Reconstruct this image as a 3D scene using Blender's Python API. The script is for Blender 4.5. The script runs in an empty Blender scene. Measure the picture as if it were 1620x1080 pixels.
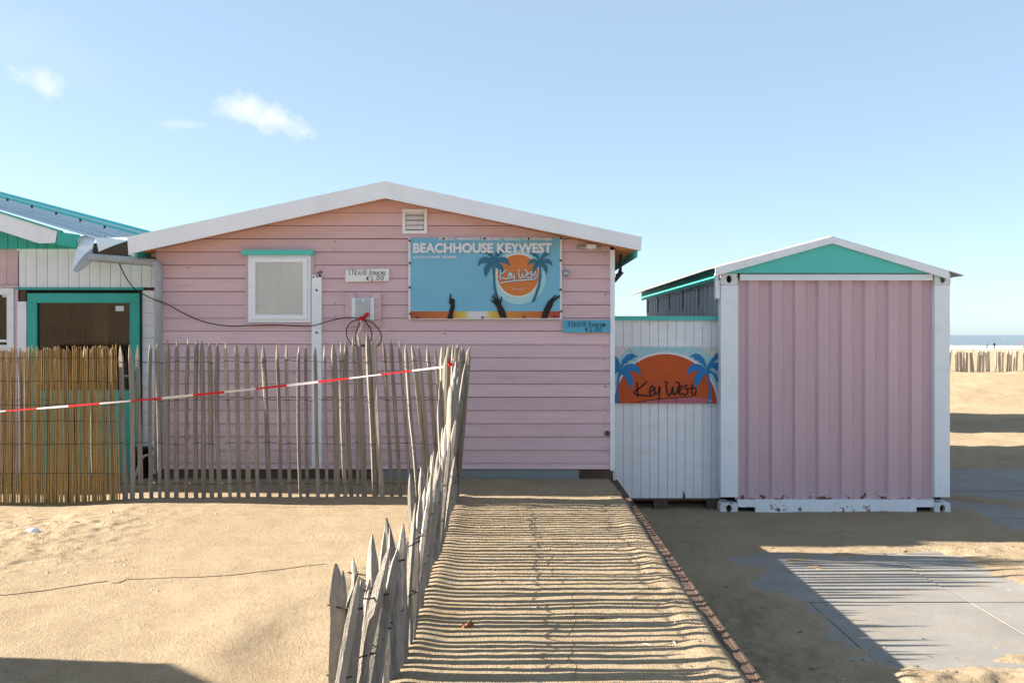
import bpy, bmesh, math, random
import numpy as np
from mathutils import Vector, Matrix
from mathutils.geometry import tessellate_polygon

random.seed(7)
R = math.radians
sc = bpy.context.scene
C = sc.collection

# ------------------------------------------------------------------ camera
F = 1575.0            # focal length in photo pixels (35 mm on 36 mm)
CH = 1.91             # camera height above the lower ground
cam_d = bpy.data.cameras.new('camera')
cam = bpy.data.objects.new('camera', cam_d)
C.objects.link(cam)
cam.location = (0, 0, CH)
cam.rotation_euler = (R(90), 0, 0)
cam_d.sensor_width = 36
cam_d.lens = 35
cam_d.shift_y = -11 / 1620
cam_d.clip_start = 0.05
cam_d.clip_end = 20000
sc.camera = cam

# ------------------------------------------------------------------ sky, sun, exposure
SUN_EL, SUN_AZ = 20.0, 5.5        # elevation; degrees behind the facade plane, from the left
w = bpy.data.worlds.new('World')
sc.world = w
w.use_nodes = True
nt = w.node_tree
bg = nt.nodes['Background']
sky = nt.nodes.new('ShaderNodeTexSky')
sky.sky_type = 'NISHITA'
sky.sun_disc = False
sky.sun_elevation = R(SUN_EL)
sky.sun_rotation = R(-(90 - SUN_AZ))
sky.altitude = 0
sky.air_density = 0.6
sky.dust_density = 0.6
sky.ozone_density = 1.2
bg.inputs[1].default_value = 0.052


def wn(t, **kw):
    n = nt.nodes.new(t)
    for k, v in kw.items():
        setattr(n, k, v)
    return n


def wm(op, a, b=None, clamp=False):
    n = wn('ShaderNodeMath', operation=op, use_clamp=clamp)
    for i, v in enumerate((a, b)):
        if v is None:
            continue
        if isinstance(v, (int, float)):
            n.inputs[i].default_value = v
        else:
            nt.links.new(v, n.inputs[i])
    return n.outputs[0]


tc = wn('ShaderNodeTexCoord')
nrm = wn('ShaderNodeVectorMath', operation='NORMALIZE')
nt.links.new(tc.outputs['Generated'], nrm.inputs[0])


def cloud(direction, along, ra, rb, scale, amount, rag):
    """a small cloud round a compass direction of the sky: ellipse of angular radii ra, rb torn by noise"""
    d = Vector(direction).normalized()
    a = (Vector(along) - d * d.dot(Vector(along))).normalized()
    b = d.cross(a)
    def dot(v):
        n = wn('ShaderNodeVectorMath', operation='DOT_PRODUCT')
        nt.links.new(nrm.outputs[0], n.inputs[0])
        n.inputs[1].default_value = v
        return n.outputs['Value']
    u = wm('DIVIDE', dot(a), ra)
    v = wm('DIVIDE', dot(b), rb)
    r = wm('SQRT', wm('ADD', wm('MULTIPLY', u, u), wm('MULTIPLY', v, v)))
    nz = wn('ShaderNodeTexNoise')
    nz.inputs['Scale'].default_value = scale
    nz.inputs['Detail'].default_value = 7
    nz.inputs['Roughness'].default_value = 0.62
    nt.links.new(nrm.outputs[0], nz.inputs['Vector'])
    n0 = wm('MULTIPLY', wm('SUBTRACT', nz.outputs[0], 0.5), rag)
    m = wm('SUBTRACT', wm('ADD', 1.0, n0), r)
    front = wm('GREATER_THAN', dot(d), 0.0)
    return wm('MULTIPLY', wm('MULTIPLY', wm('MULTIPLY', m, 1.15, True), amount), front)


def pd(px, py):
    return ((px - 810), F, -(py - 529))


masks = [
    cloud(pd(392, 172), (1, 0, -0.15), 0.033, 0.017, 30, 0.85, 2.0),
    cloud(pd(438, 190), (1, 0, -0.45), 0.038, 0.018, 30, 0.85, 2.0),
    cloud(pd(68, 130), (1, 0, -0.7), 0.024, 0.016, 34, 0.5, 2.8),
    cloud(pd(290, 197), (1, 0, 0.0), 0.028, 0.005, 40, 0.22, 2.2),
    cloud(pd(0, 60), (1, 0, -0.3), 0.09, 0.035, 14, 0.10, 2.5),
]
tot = masks[0]
for m_ in masks[1:]:
    tot = wm('MAXIMUM', tot, m_)
mixc = wn('ShaderNodeMixRGB')
nt.links.new(tot, mixc.inputs[0])
# thin high veil of cirrus over the whole sky
veil = wn('ShaderNodeMixRGB')
veil.inputs[0].default_value = 0.40
nt.links.new(sky.outputs[0], veil.inputs[1])
veil.inputs[2].default_value = (3.1, 4.0, 4.6, 1)
nt.links.new(veil.outputs[0], mixc.inputs[1])
mixc.inputs[2].default_value = (4.9, 4.9, 5.0, 1)
nt.links.new(mixc.outputs[0], bg.inputs[0])

sun_d = bpy.data.lights.new('sun', 'SUN')
sun_d.energy = 5.0
sun_d.angle = R(0.5)
sun_d.color = (1.0, 0.91, 0.77)
sun = bpy.data.objects.new('sun', sun_d)
C.objects.link(sun)
sdir = Vector((-math.cos(R(SUN_AZ)) * math.cos(R(SUN_EL)), math.sin(R(SUN_AZ)) * math.cos(R(SUN_EL)), math.sin(R(SUN_EL))))
sun.rotation_euler = sdir.to_track_quat('Z', 'Y').to_euler()
sun.location = sdir * 60

sc.view_settings.view_transform = 'Standard'
sc.view_settings.look = 'None'
sc.view_settings.gamma = 1
sc.view_settings.exposure = 2.26
sc.view_settings.use_curve_mapping = False
sc.cycles.max_bounces = 8
sc.cycles.transparent_max_bounces = 12


# ------------------------------------------------------------------ helpers
def at(px, py, d):
    """photo pixel at a chosen distance -> point of the place"""
    return Vector(((px - 810) / F * d, d, CH - (py - 529) / F * d))


def X(px, d):
    return (px - 810) / F * d


def Z(py, d):
    return CH - (py - 529) / F * d


OFF = {}


def tag(o, label=None, cat=None, group=None, kind=None):
    for k, v in (('label', label), ('category', cat), ('group', group), ('kind', kind)):
        if v:
            o[k] = v
    return o


def thing(name, loc, label, cat, group=None):
    o = bpy.data.objects.new(name, None)
    C.objects.link(o)
    o.location = loc
    o.empty_display_size = 0.2
    OFF[o] = Vector(loc)
    return tag(o, label, cat, group)


class MB:
    def __init__(self):
        self.v, self.f, self.m = [], [], []

    def add(self, vs, fs, mi=0):
        n = len(self.v)
        self.v += [tuple(p) for p in vs]
        self.f += [tuple(i + n for i in f) for f in fs]
        self.m += [mi] * len(fs)
        return self

    def box(self, x0, x1, y0, y1, z0, z1, mi=0):
        return self.add([(x0, y0, z0), (x1, y0, z0), (x1, y1, z0), (x0, y1, z0), (x0, y0, z1), (x1, y0, z1), (x1, y1, z1), (x0, y1, z1)],
                        [(3, 2, 1, 0), (4, 5, 6, 7), (0, 1, 5, 4), (1, 2, 6, 5), (2, 3, 7, 6), (3, 0, 4, 7)], mi)

    def prism(self, poly, y0, y1, mi=0):
        """poly in x,z; y0 may be a function of (x, z)"""
        fy = y0 if callable(y0) else (lambda x, z: y0)
        n = len(poly)
        a = [(p[0], fy(p[0], p[1]), p[1]) for p in poly]
        b = [(p[0], y1, p[1]) for p in poly]
        tris = tessellate_polygon([[Vector((p[0], p[1], 0)) for p in poly]])
        area = sum(poly[i][0] * poly[(i + 1) % n][1] - poly[(i + 1) % n][0] * poly[i][1] for i in range(n))
        fs = []
        if n <= 4:
            fs.append(tuple(range(n)) if area > 0 else tuple(reversed(range(n))))
            fs.append(tuple(reversed([i + n for i in range(n)])) if area > 0 else tuple(i + n for i in range(n)))
        else:
            for t in tris:
                i, j, k = t
                ar = (poly[j][0] - poly[i][0]) * (poly[k][1] - poly[i][1]) - (poly[k][0] - poly[i][0]) * (poly[j][1] - poly[i][1])
                t = (i, j, k) if ar > 0 else (i, k, j)
                fs.append(t)
                fs.append(tuple(q + n for q in reversed(t)))
        for i in range(n):
            j = (i + 1) % n
            fs.append((j, i, i + n, j + n) if area > 0 else (i, j, j + n, i + n))
        return self.add(a + b, fs, mi)

    def hexa(self, p, mi=0):
        """eight corners: four of one face, then the four opposite"""
        return self.add(p, [(3, 2, 1, 0), (4, 5, 6, 7), (0, 1, 5, 4), (1, 2, 6, 5), (2, 3, 7, 6), (3, 0, 4, 7)], mi)

    def tube(self, pts, r, sides=6, mi=0, caps=True):
        pts = [Vector(p) for p in pts]
        n = len(pts)
        rr = r if isinstance(r, (list, tuple)) else [r] * n
        rings = []
        up = None
        for i in range(n):
            t = (pts[min(i + 1, n - 1)] - pts[max(i - 1, 0)]).normalized()
            if up is None:
                up = Vector((0, 0, 1)) if abs(t.z) < 0.9 else Vector((0, 1, 0))
            s = t.cross(up).normalized()
            up = s.cross(t).normalized()
            rings.append([pts[i] + (s * math.cos(2 * math.pi * k / sides) + up * math.sin(2 * math.pi * k / sides)) * rr[i] for k in range(sides)])
        vs = [p for ring in rings for p in ring]
        fs = []
        for i in range(n - 1):
            for k in range(sides):
                k2 = (k + 1) % sides
                fs.append((i * sides + k, i * sides + k2, (i + 1) * sides + k2, (i + 1) * sides + k))
        if caps:
            fs.append(tuple(reversed(range(sides))))
            fs.append(tuple((n - 1) * sides + k for k in range(sides)))
        return self.add(vs, fs, mi)

    def ribbon(self, pts, wd, y, th=0.002, mi=0):
        """flat stroke of width wd through points x,z on the plane y, th thick"""
        pts = [Vector((p[0], p[1])) for p in pts]
        n = len(pts)
        L, Rr = [], []
        for i in range(n):
            t = (pts[min(i + 1, n - 1)] - pts[max(i - 1, 0)])
            t = t.normalized() if t.length > 1e-9 else Vector((1, 0))
            q = Vector((-t.y, t.x)) * wd / 2
            L.append(pts[i] + q)
            Rr.append(pts[i] - q)
        vs = [(p.x, y, p.y) for p in L] + [(p.x, y, p.y) for p in Rr]
        fs = [(i, n + i, n + i + 1, i + 1) for i in range(n - 1)]
        return self.add(vs, fs, mi)

    def build(self, name, mat, parent=None, smooth=False, label=None, cat=None, group=None, kind=None):
        if parent is not None:
            off = OFF[parent]
        else:
            a = np.array(self.v)
            lo, hi = a.min(0), a.max(0)
            off = Vector(((lo[0] + hi[0]) / 2, (lo[1] + hi[1]) / 2, lo[2]))
        me = bpy.data.meshes.new(name)
        me.from_pydata([(p[0] - off.x, p[1] - off.y, p[2] - off.z) for p in self.v], [], self.f)
        for m in (mat if isinstance(mat, (list, tuple)) else [mat]):
            me.materials.append(m)
        me.polygons.foreach_set('material_index', self.m)
        if smooth:
            me.polygons.foreach_set('use_smooth', [True] * len(self.f))
        me.update()
        o = bpy.data.objects.new(name, me)
        C.objects.link(o)
        if parent is not None:
            o.parent = parent
        else:
            o.location = off
        OFF[o] = off
        return tag(o, label, cat, group, kind)


def box(name, mat, parent, *b, **kw):
    return MB().box(*b).build(name, mat, parent, **kw)


def clip(poly, a, b, c):
    """keep the part of a convex polygon where a*x + b*z <= c"""
    out = []
    n = len(poly)
    for i in range(n):
        p, q = poly[i], poly[(i + 1) % n]
        dp, dq = a * p[0] + b * p[1] - c, a * q[0] + b * q[1] - c
        if dp <= 0:
            out.append(p)
        if dp * dq < 0:
            t = dp / (dp - dq)
            out.append((p[0] + (q[0] - p[0]) * t, p[1] + (q[1] - p[1]) * t))
    return out


def smooth_line(pts, k=4):
    """Catmull-Rom through the points"""
    pts = [Vector(p) for p in pts]
    out = []
    for i in range(len(pts) - 1):
        p0, p1, p2, p3 = pts[max(i - 1, 0)], pts[i], pts[i + 1], pts[min(i + 2, len(pts) - 1)]
        for j in range(k):
            t = j / k
            out.append(0.5 * ((2 * p1) + (p2 - p0) * t + (2 * p0 - 5 * p1 + 4 * p2 - p3) * t * t + (3 * p1 - p0 - 3 * p2 + p3) * t ** 3))
    out.append(pts[-1])
    return out


# ------------------------------------------------------------------ materials
MATS = {}


def mat(name, col, rough=0.7, var=0.12, scale=6.0, bump=0.15, bscale=60.0, stretch=(1, 1, 1), rnd=0.0, metal=0.0, spec=0.3,
        chip=None, dirt=None):
    """procedural paint / wood / metal. var: mottling, rnd: variation from piece to piece,
    chip=(colour, threshold, noise scale, z_low, extra near the ground), dirt=(colour, amount, scale)"""
    m = bpy.data.materials.new(name)
    m.use_nodes = True
    t = m.node_tree
    L = t.links.new
    b = t.nodes['Principled BSDF']
    b.inputs['Roughness'].default_value = rough
    b.inputs['Metallic'].default_value = metal
    b.inputs['Specular IOR Level'].default_value = spec
    geo = t.nodes.new('ShaderNodeNewGeometry')
    mp = t.nodes.new('ShaderNodeMapping')
    mp.inputs['Scale'].default_value = stretch
    L(geo.outputs['Position'], mp.inputs['Vector'])

    def noise(s, det=5, ro=0.6, src=None):
        n = t.nodes.new('ShaderNodeTexNoise')
        n.inputs['Scale'].default_value = s
        n.inputs['Detail'].default_value = det
        n.inputs['Roughness'].default_value = ro
        L(src or mp.outputs[0], n.inputs['Vector'])
        return n.outputs[0]

    def math_(op, a, c, clampit=False):
        n = t.nodes.new('ShaderNodeMath')
        n.operation = op
        n.use_clamp = clampit
        for i, v in enumerate((a, c)):
            if isinstance(v, (int, float)):
                n.inputs[i].default_value = v
            else:
                L(v, n.inputs[i])
        return n.outputs[0]

    f = math_('MULTIPLY', math_('SUBTRACT', noise(scale), 0.5), var * 2.5)
    f = math_('ADD', f, math_('MULTIPLY', math_('SUBTRACT', noise(scale * 9, 3), 0.5), var))
    if rnd:
        oi = t.nodes.new('ShaderNodeObjectInfo')
        f = math_('ADD', f, math_('MULTIPLY', math_('SUBTRACT', oi.outputs['Random'], 0.5), rnd))
    f = math_('ADD', f, 1.0)
    hs = t.nodes.new('ShaderNodeHueSaturation')
    hs.inputs['Color'].default_value = (*col, 1)
    L(f, hs.inputs['Value'])
    cur = hs.outputs[0]
    if dirt:
        mx = t.nodes.new('ShaderNodeMixRGB')
        n = noise(dirt[2], 6, 0.65)
        L(math_('MULTIPLY', math_('SUBTRACT', n, 0.5), dirt[1] * 3, True), mx.inputs[0])
        L(cur, mx.inputs[1])
        mx.inputs[2].default_value = (*dirt[0], 1)
        cur = mx.outputs[0]
    if chip:
        mx = t.nodes.new('ShaderNodeMixRGB')
        n = noise(chip[2], 8, 0.7, geo.outputs['Position'])
        if len(chip) > 3:
            sp = t.nodes.new('ShaderNodeSeparateXYZ')
            L(geo.outputs['Position'], sp.inputs[0])
            mr = t.nodes.new('ShaderNodeMapRange')
            L(sp.outputs['Z'], mr.inputs['Value'])
            mr.inputs['From Min'].default_value = chip[3]
            mr.inputs['From Max'].default_value = chip[3] + 0.22
            mr.inputs['To Min'].default_value = chip[4]
            mr.inputs['To Max'].default_value = 0
            n = math_('ADD', n, mr.outputs[0])
        L(math_('MULTIPLY', math_('SUBTRACT', n, chip[1]), 30, True), mx.inputs[0])
        L(cur, mx.inputs[1])
        mx.inputs[2].default_value = (*chip[0], 1)
        cur = mx.outputs[0]
    L(cur, b.inputs['Base Color'])
    if bump:
        bp = t.nodes.new('ShaderNodeBump')
        bp.inputs['Strength'].default_value = bump
        bp.inputs['Distance'].default_value = 0.01
        L(noise(bscale, 4), bp.inputs['Height'])
        L(bp.outputs[0], b.inputs['Normal'])
    MATS[name] = m
    return m


RUST = (0.16, 0.055, 0.022)
PINK = (0.645, 0.47, 0.505)
TEAL = (0.045, 0.42, 0.36)
M_pink = mat('pink_paint', PINK, 0.62, 0.07, 2.5, 0.12, 40, (1, 1, 6), rnd=0.17, dirt=((0.46, 0.29, 0.31), 0.40, 3.0), chip=((0.30, 0.10, 0.05), 0.735, 14))
M_groove = mat('bare_wood_behind_boards', (0.16, 0.06, 0.05), 0.9, 0.1, 5, 0)
M_white = mat('white_paint', (0.80, 0.85, 0.90), 0.55, 0.05, 3, 0.10, 45, (1, 1, 3), rnd=0.05, dirt=((0.45, 0.44, 0.42), 0.25, 5))
M_barge = mat('white_fascia_paint', (0.79, 0.83, 0.89), 0.5, 0.05, 2, 0.1, 30, dirt=((0.42, 0.42, 0.42), 0.25, 3.5), chip=((0.12, 0.06, 0.04), 0.745, 9))
M_teal = mat('teal_paint', TEAL, 0.55, 0.10, 4, 0.1, 40, rnd=0.08, dirt=((0.03, 0.22, 0.19), 0.3, 5), chip=((0.10, 0.09, 0.08), 0.74, 18))
M_teal_lt = mat('light_teal_paint', (0.10, 0.55, 0.50), 0.55, 0.07, 4, 0.08, 40, rnd=0.05, chip=((0.05, 0.06, 0.06), 0.74, 16))
M_soffit = mat('raw_wood_soffit', (0.78, 0.36, 0.14), 0.8, 0.15, 8, 0.2, 40, (1, 6, 1))
M_felt = mat('roofing_felt', (0.09, 0.09, 0.095), 0.9, 0.2, 10, 0.4, 90)
M_sheet = mat('roof_sheet_metal', (0.42, 0.52, 0.58), 0.8, 0.10, 3, 0.05, 30, spec=0.1, dirt=((0.3, 0.3, 0.28), 0.3, 4))
M_galv = mat('galvanised_metal', (0.42, 0.46, 0.49), 0.42, 0.14, 9, 0.08, 40, metal=0.55, dirt=((0.25, 0.25, 0.24), 0.4, 8))
M_zinc = mat('grey_plastic_pipe', (0.33, 0.36, 0.39), 0.45, 0.10, 6, 0.03, 40, dirt=((0.25, 0.25, 0.25), 0.35, 7))
M_dark = mat('dark_recess', (0.02, 0.018, 0.017), 0.9, 0.2, 6, 0)
M_blackp = mat('black_plastic', (0.018, 0.018, 0.02), 0.45, 0.1, 8, 0.03)
M_cable = mat('black_cable', (0.012, 0.012, 0.014), 0.5, 0.1, 8, 0)
M_wire = mat('rusty_wire', (0.05, 0.038, 0.032), 0.6, 0.2, 20, 0, metal=0.4)
M_wood = mat('weathered_paling', (0.255, 0.228, 0.198), 0.85, 0.40, 9, 0.6, 40, (5, 5, 0.30), rnd=0.55, dirt=((0.095, 0.075, 0.06), 1.0, 7), spec=0.15)
M_driftw = mat('pale_paling', (0.44, 0.39, 0.31), 0.85, 0.15, 9, 0.4, 50, (1, 1, 0.15), rnd=0.5, spec=0.15)
M_reed = mat('dry_reed', (0.40, 0.26, 0.095), 0.7, 0.45, 16, 0.2, 60, (6, 6, 0.6), dirt=((0.16, 0.085, 0.03), 0.8, 12))
M_rustst = mat('rusty_steel_plate', (0.075, 0.046, 0.034), 0.75, 0.3, 8, 0.4, 60, dirt=((0.16, 0.11, 0.07), 0.7, 6))
M_base = mat('grey_base_plank', (0.22, 0.25, 0.26), 0.7, 0.15, 5, 0.2, 40, (0.4, 1, 1), chip=((0.62, 0.22, 0.03), 0.69, 3.0))
M_cpink = mat('container_pink', (0.565, 0.41, 0.46), 0.5, 0.05, 3, 0.06, 30, (2, 2, 0.4), dirt=((0.40, 0.27, 0.30), 0.35, 2.5), chip=(RUST, 0.73, 12, 0.10, 0.30))
M_cwhite = mat('container_white', (0.77, 0.84, 0.91), 0.5, 0.06, 3, 0.08, 30, dirt=((0.40, 0.38, 0.36), 0.3, 6), chip=((0.15, 0.08, 0.05), 0.70, 13, 0.0, 0.20))
M_casting = mat('corner_casting_paint', (0.66, 0.69, 0.71), 0.5, 0.08, 5, 0.1, 30, chip=((0.16, 0.085, 0.05), 0.61, 15))
M_corr = mat('corrugated_roof_sheet', (0.30, 0.30, 0.29), 0.85, 0.2, 7, 0.3, 60)
M_steelside = mat('container_side_grey', (0.40, 0.44, 0.46), 0.55, 0.2, 4, 0.1, 30, chip=(RUST, 0.68, 8))
M_tarred = mat('old_pallet_wood', (0.10, 0.075, 0.055), 0.9, 0.2, 8, 0.3, 50)
M_conc = mat('concrete_slab', (0.225, 0.212, 0.198), 0.85, 0.24, 2.6, 0.25, 70, rnd=0.10, dirt=((0.28, 0.215, 0.14), 0.85, 3.2))
M_red = mat('red_tape', (0.55, 0.012, 0.015), 0.4, 0.08, 10, 0)
M_tapew = mat('white_tape', (0.66, 0.58, 0.55), 0.4, 0.05, 10, 0)
M_blind = mat('white_blind', (0.88, 0.95, 1.0), 0.9, 0.05, 3, 0.1, 30)
M_brown = mat('brown_interior_planks', (0.17, 0.10, 0.06), 0.8, 0.3, 5, 0.2, 40, (3, 1, 0.3), rnd=0.5)
M_cloth1 = mat('dark_clothing', (0.02, 0.02, 0.025), 0.9, 0.1, 5, 0)
M_cloth2 = mat('red_clothing', (0.5, 0.06, 0.05), 0.9, 0.1, 5, 0)
M_twine = mat('brown_twine', (0.16, 0.11, 0.065), 0.9, 0.2, 30, 0)
M_leaf = mat('dry_leaf', (0.24, 0.085, 0.02), 0.8, 0.3, 30, 0.2, 90)
M_shell = mat('white_shell', (0.8, 0.8, 0.82), 0.4, 0.1, 30, 0.1, 90)
# print inks
def ink(name, col):
    return mat(name, col, 0.45, 0.04, 5, 0.02, 40)
I_sky = mat('print_sky_blue', (0.17, 0.46, 0.64), 0.4, 0.07, 3, 0.3, 7, dirt=((0.22, 0.38, 0.46), 0.4, 4))
I_pale = ink('print_pale_blue', (0.36, 0.62, 0.68))
I_white = ink('print_white', (0.72, 0.74, 0.78))
I_offw = mat('print_off_white', (0.66, 0.63, 0.60), 0.5, 0.06, 8, 0.03)
I_orange = ink('print_orange', (0.60, 0.19, 0.045))
I_deep = mat('print_deep_orange', (0.52, 0.085, 0.015), 0.45, 0.10, 7, 0.02, 40, dirt=((0.30, 0.05, 0.03), 0.5, 5), chip=((0.70, 0.62, 0.58), 0.745, 22))
I_palm = ink('print_dark_teal', (0.028, 0.15, 0.235))
I_blue = mat('print_blue', (0.012, 0.19, 0.48), 0.45, 0.06, 5, 0.02, 40, chip=((0.75, 0.75, 0.75), 0.76, 25))
I_black = ink('print_black', (0.010, 0.009, 0.010))
I_pen = ink('marker_black', (0.02, 0.025, 0.04))
I_pinkp = ink('print_pink', (0.46, 0.13, 0.17))
M_signw = mat('white_sign_board', (0.78, 0.79, 0.80), 0.6, 0.05, 5, 0.15, 50, (0.4, 1, 2), chip=((0.03, 0.025, 0.02), 0.72, 10))
M_signb = mat('blue_sign_board', (0.10, 0.42, 0.60), 0.6, 0.14, 6, 0.2, 50, (0.4, 1, 2), dirt=((0.03, 0.16, 0.26), 0.5, 8), chip=((0.10, 0.05, 0.03), 0.71, 10))


def strip_mat():
    """printed beach sunset band: red - orange - yellow - white - yellow - orange - red across the banner"""
    m = bpy.data.materials.new('print_sunset_band')
    m.use_nodes = True
    t = m.node_tree
    b = t.nodes['Principled BSDF']
    b.inputs['Roughness'].default_value = 0.45
    g = t.nodes.new('ShaderNodeTexCoord')
    s = t.nodes.new('ShaderNodeSeparateXYZ')
    r = t.nodes.new('ShaderNodeValToRGB')
    t.links.new(g.outputs['Generated'], s.inputs[0])
    t.links.new(s.outputs['X'], r.inputs[0])
    t.links.new(r.outputs[0], b.inputs['Base Color'])
    e = r.color_ramp.elements
    e[0].position, e[0].color = 0.0, (0.38, 0.07, 0.02, 1)
    e[1].position, e[1].color = 1.0, (0.40, 0.03, 0.02, 1)
    for p, c in ((0.26, (0.55, 0.16, 0.03)), (0.36, (0.62, 0.48, 0.08)), (0.40, (0.66, 0.66, 0.66)), (0.50, (0.66, 0.66, 0.68)), (0.53, (0.62, 0.50, 0.08)), (0.62, (0.58, 0.26, 0.03)), (0.85, (0.52, 0.12, 0.02))):
        n = e.new(p)
        n.color = (*c, 1)
    return m


I_band = strip_mat()


def glass_mat(name, tint, refl=1.0):
    m = bpy.data.materials.new(name)
    m.use_nodes = True
    t = m.node_tree
    for n in list(t.nodes):
        if n.type == 'BSDF_PRINCIPLED':
            t.nodes.remove(n)
    out = t.nodes['Material Output']
    tr = t.nodes.new('ShaderNodeBsdfTransparent')
    tr.inputs[0].default_value = (*tint, 1)
    gl = t.nodes.new('ShaderNodeBsdfGlossy')
    gl.inputs['Roughness'].default_value = 0.03
    fr = t.nodes.new('ShaderNodeFresnel')
    fr.inputs[0].default_value = 1.5
    mu = t.nodes.new('ShaderNodeMath')
    mu.operation = 'MULTIPLY'
    mu.inputs[1].default_value = refl
    t.links.new(fr.outputs[0], mu.inputs[0])
    mx = t.nodes.new('ShaderNodeMixShader')
    t.links.new(mu.outputs[0], mx.inputs[0])
    t.links.new(tr.outputs[0], mx.inputs[1])
    t.links.new(gl.outputs[0], mx.inputs[2])
    t.links.new(mx.outputs[0], out.inputs[0])
    return m


M_glass = glass_mat('window_glass', (0.97, 0.98, 0.98), 1.3)
M_glassd = glass_mat('tinted_door_glass', (0.60, 0.56, 0.52), 1.0)


def sand_mat():
    m = bpy.data.materials.new('beach_sand')
    m.use_nodes = True
    t = m.node_tree
    L = t.links.new
    b = t.nodes['Principled BSDF']
    b.inputs['Roughness'].default_value = 0.95
    b.inputs['Specular IOR Level'].default_value = 0.1
    geo = t.nodes.new('ShaderNodeNewGeometry')

    def noise(s, det=4, ro=0.6):
        n = t.nodes.new('ShaderNodeTexNoise')
        n.inputs['Scale'].default_value = s
        n.inputs['Detail'].default_value = det
        n.inputs['Roughness'].default_value = ro
        L(geo.outputs['Position'], n.inputs['Vector'])
        return n.outputs[0]

    r = t.nodes.new('ShaderNodeValToRGB')
    L(noise(1.1, 6), r.inputs[0])
    e = r.color_ramp.elements
    e[0].position, e[0].color = 0.30, (0.35, 0.270, 0.178, 1)
    e[1].position, e[1].color = 0.72, (0.43, 0.338, 0.229, 1)
    # coarse grains, lighter and darker
    r2 = t.nodes.new('ShaderNodeValToRGB')
    L(noise(160, 3, 0.7), r2.inputs[0])
    e = r2.color_ramp.elements
    e[0].position, e[0].color = 0.30, (0.50, 0.47, 0.44, 1)
    e[1].position, e[1].color = 0.50, (1.06, 1.06, 1.06, 1)
    mx = t.nodes.new('ShaderNodeMixRGB')
    mx.blend_type = 'MULTIPLY'
    mx.inputs[0].default_value = 1
    r3 = t.nodes.new('ShaderNodeValToRGB')
    L(noise(4.5, 9, 0.72), r3.inputs[0])
    e = r3.color_ramp.elements
    e[0].position, e[0].color = 0.30, (0.86, 0.83, 0.80, 1)
    e[1].position, e[1].color = 0.56, (1.03, 1.03, 1.03, 1)
    mx0 = t.nodes.new('ShaderNodeMixRGB')
    mx0.blend_type = 'MULTIPLY'
    mx0.inputs[0].default_value = 1
    L(r.outputs[0], mx0.inputs[1])
    L(r3.outputs[0], mx0.inputs[2])
    L(mx0.outputs[0], mx.inputs[1])
    L(r2.outputs[0], mx.inputs[2])
    L(mx.outputs[0], b.inputs['Base Color'])
    # relief: grains and wind-blown pocks
    def bump(h, st, di, prev=None):
        n = t.nodes.new('ShaderNodeBump')
        n.inputs['Strength'].default_value = st
        n.inputs['Distance'].default_value = di
        L(h, n.inputs['Height'])
        if prev:
            L(prev, n.inputs['Normal'])
        return n.outputs[0]
    n1 = bump(noise(30, 4, 0.7), 0.7, 0.022)
    n2 = bump(noise(120, 3, 0.75), 0.9, 0.010, n1)
    L(n2, b.inputs['Normal'])
    return m


M_sand = sand_mat()


def sea_mat():
    m = bpy.data.materials.new('sea_water')
    m.use_nodes = True
    t = m.node_tree
    b = t.nodes['Principled BSDF']
    b.inputs['Base Color'].default_value = (0.12, 0.15, 0.16, 1)
    b.inputs['Roughness'].default_value = 0.22
    geo = t.nodes.new('ShaderNodeNewGeometry')
    mp = t.nodes.new('ShaderNodeMapping')
    mp.inputs['Scale'].default_value = (0.04, 0.12, 1)
    n = t.nodes.new('ShaderNodeTexNoise')
    n.inputs['Scale'].default_value = 2.0
    n.inputs['Detail'].default_value = 8
    n.inputs['Roughness'].default_value = 0.7
    bp = t.nodes.new('ShaderNodeBump')
    bp.inputs['Strength'].default_value = 1.0
    bp.inputs['Distance'].default_value = 1.6
    t.links.new(geo.outputs['Position'], mp.inputs[0])
    t.links.new(mp.outputs[0], n.inputs['Vector'])
    t.links.new(n.outputs[0], bp.inputs['Height'])
    t.links.new(bp.outputs[0], b.inputs['Normal'])
    return m


M_sea = sea_mat()
M_foam = mat('surf_foam', (0.85, 0.87, 0.88), 0.9, 0.05, 0.3, 0)

# ------------------------------------------------------------------ ground
WZ = 0.4475           # sand level of the walkway and of the left beach above the paved ground (z = 0)


def vnoise(x, y, seed=0):
    xi, yi = np.floor(x).astype(np.int64), np.floor(y).astype(np.int64)
    xf, yf = x - xi, y - yi
    u, v = xf * xf * (3 - 2 * xf), yf * yf * (3 - 2 * yf)

    def h(a, b):
        n = (a * 374761393 + b * 668265263 + seed * 974634777) & 0xFFFFFFFF
        n = ((n ^ (n >> 13)) * 1274126177) & 0xFFFFFFFF
        return ((n ^ (n >> 16)) & 0xFFFF) / 32768.0 - 1.0
    return (h(xi, yi) * (1 - u) + h(xi + 1, yi) * u) * (1 - v) + (h(xi, yi + 1) * (1 - u) + h(xi + 1, yi + 1) * u) * v


def fbm(x, y, s, o=3, seed=0):
    r, a, tot = 0, 1.0, 0
    for k in range(o):
        r = r + a * vnoise(x * s + 17.3 * k, y * s - 9.1 * k, seed + k)
        tot += a
        a *= 0.5
        s *= 2.03
    return r / tot


def sstep(a, b, v):
    t = np.clip((v - a) / (b - a), 0, 1)
    return t * t * (3 - 2 * t)


def gauss(v, c, s):
    return np.exp(-((v - c) / s) ** 2)


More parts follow.
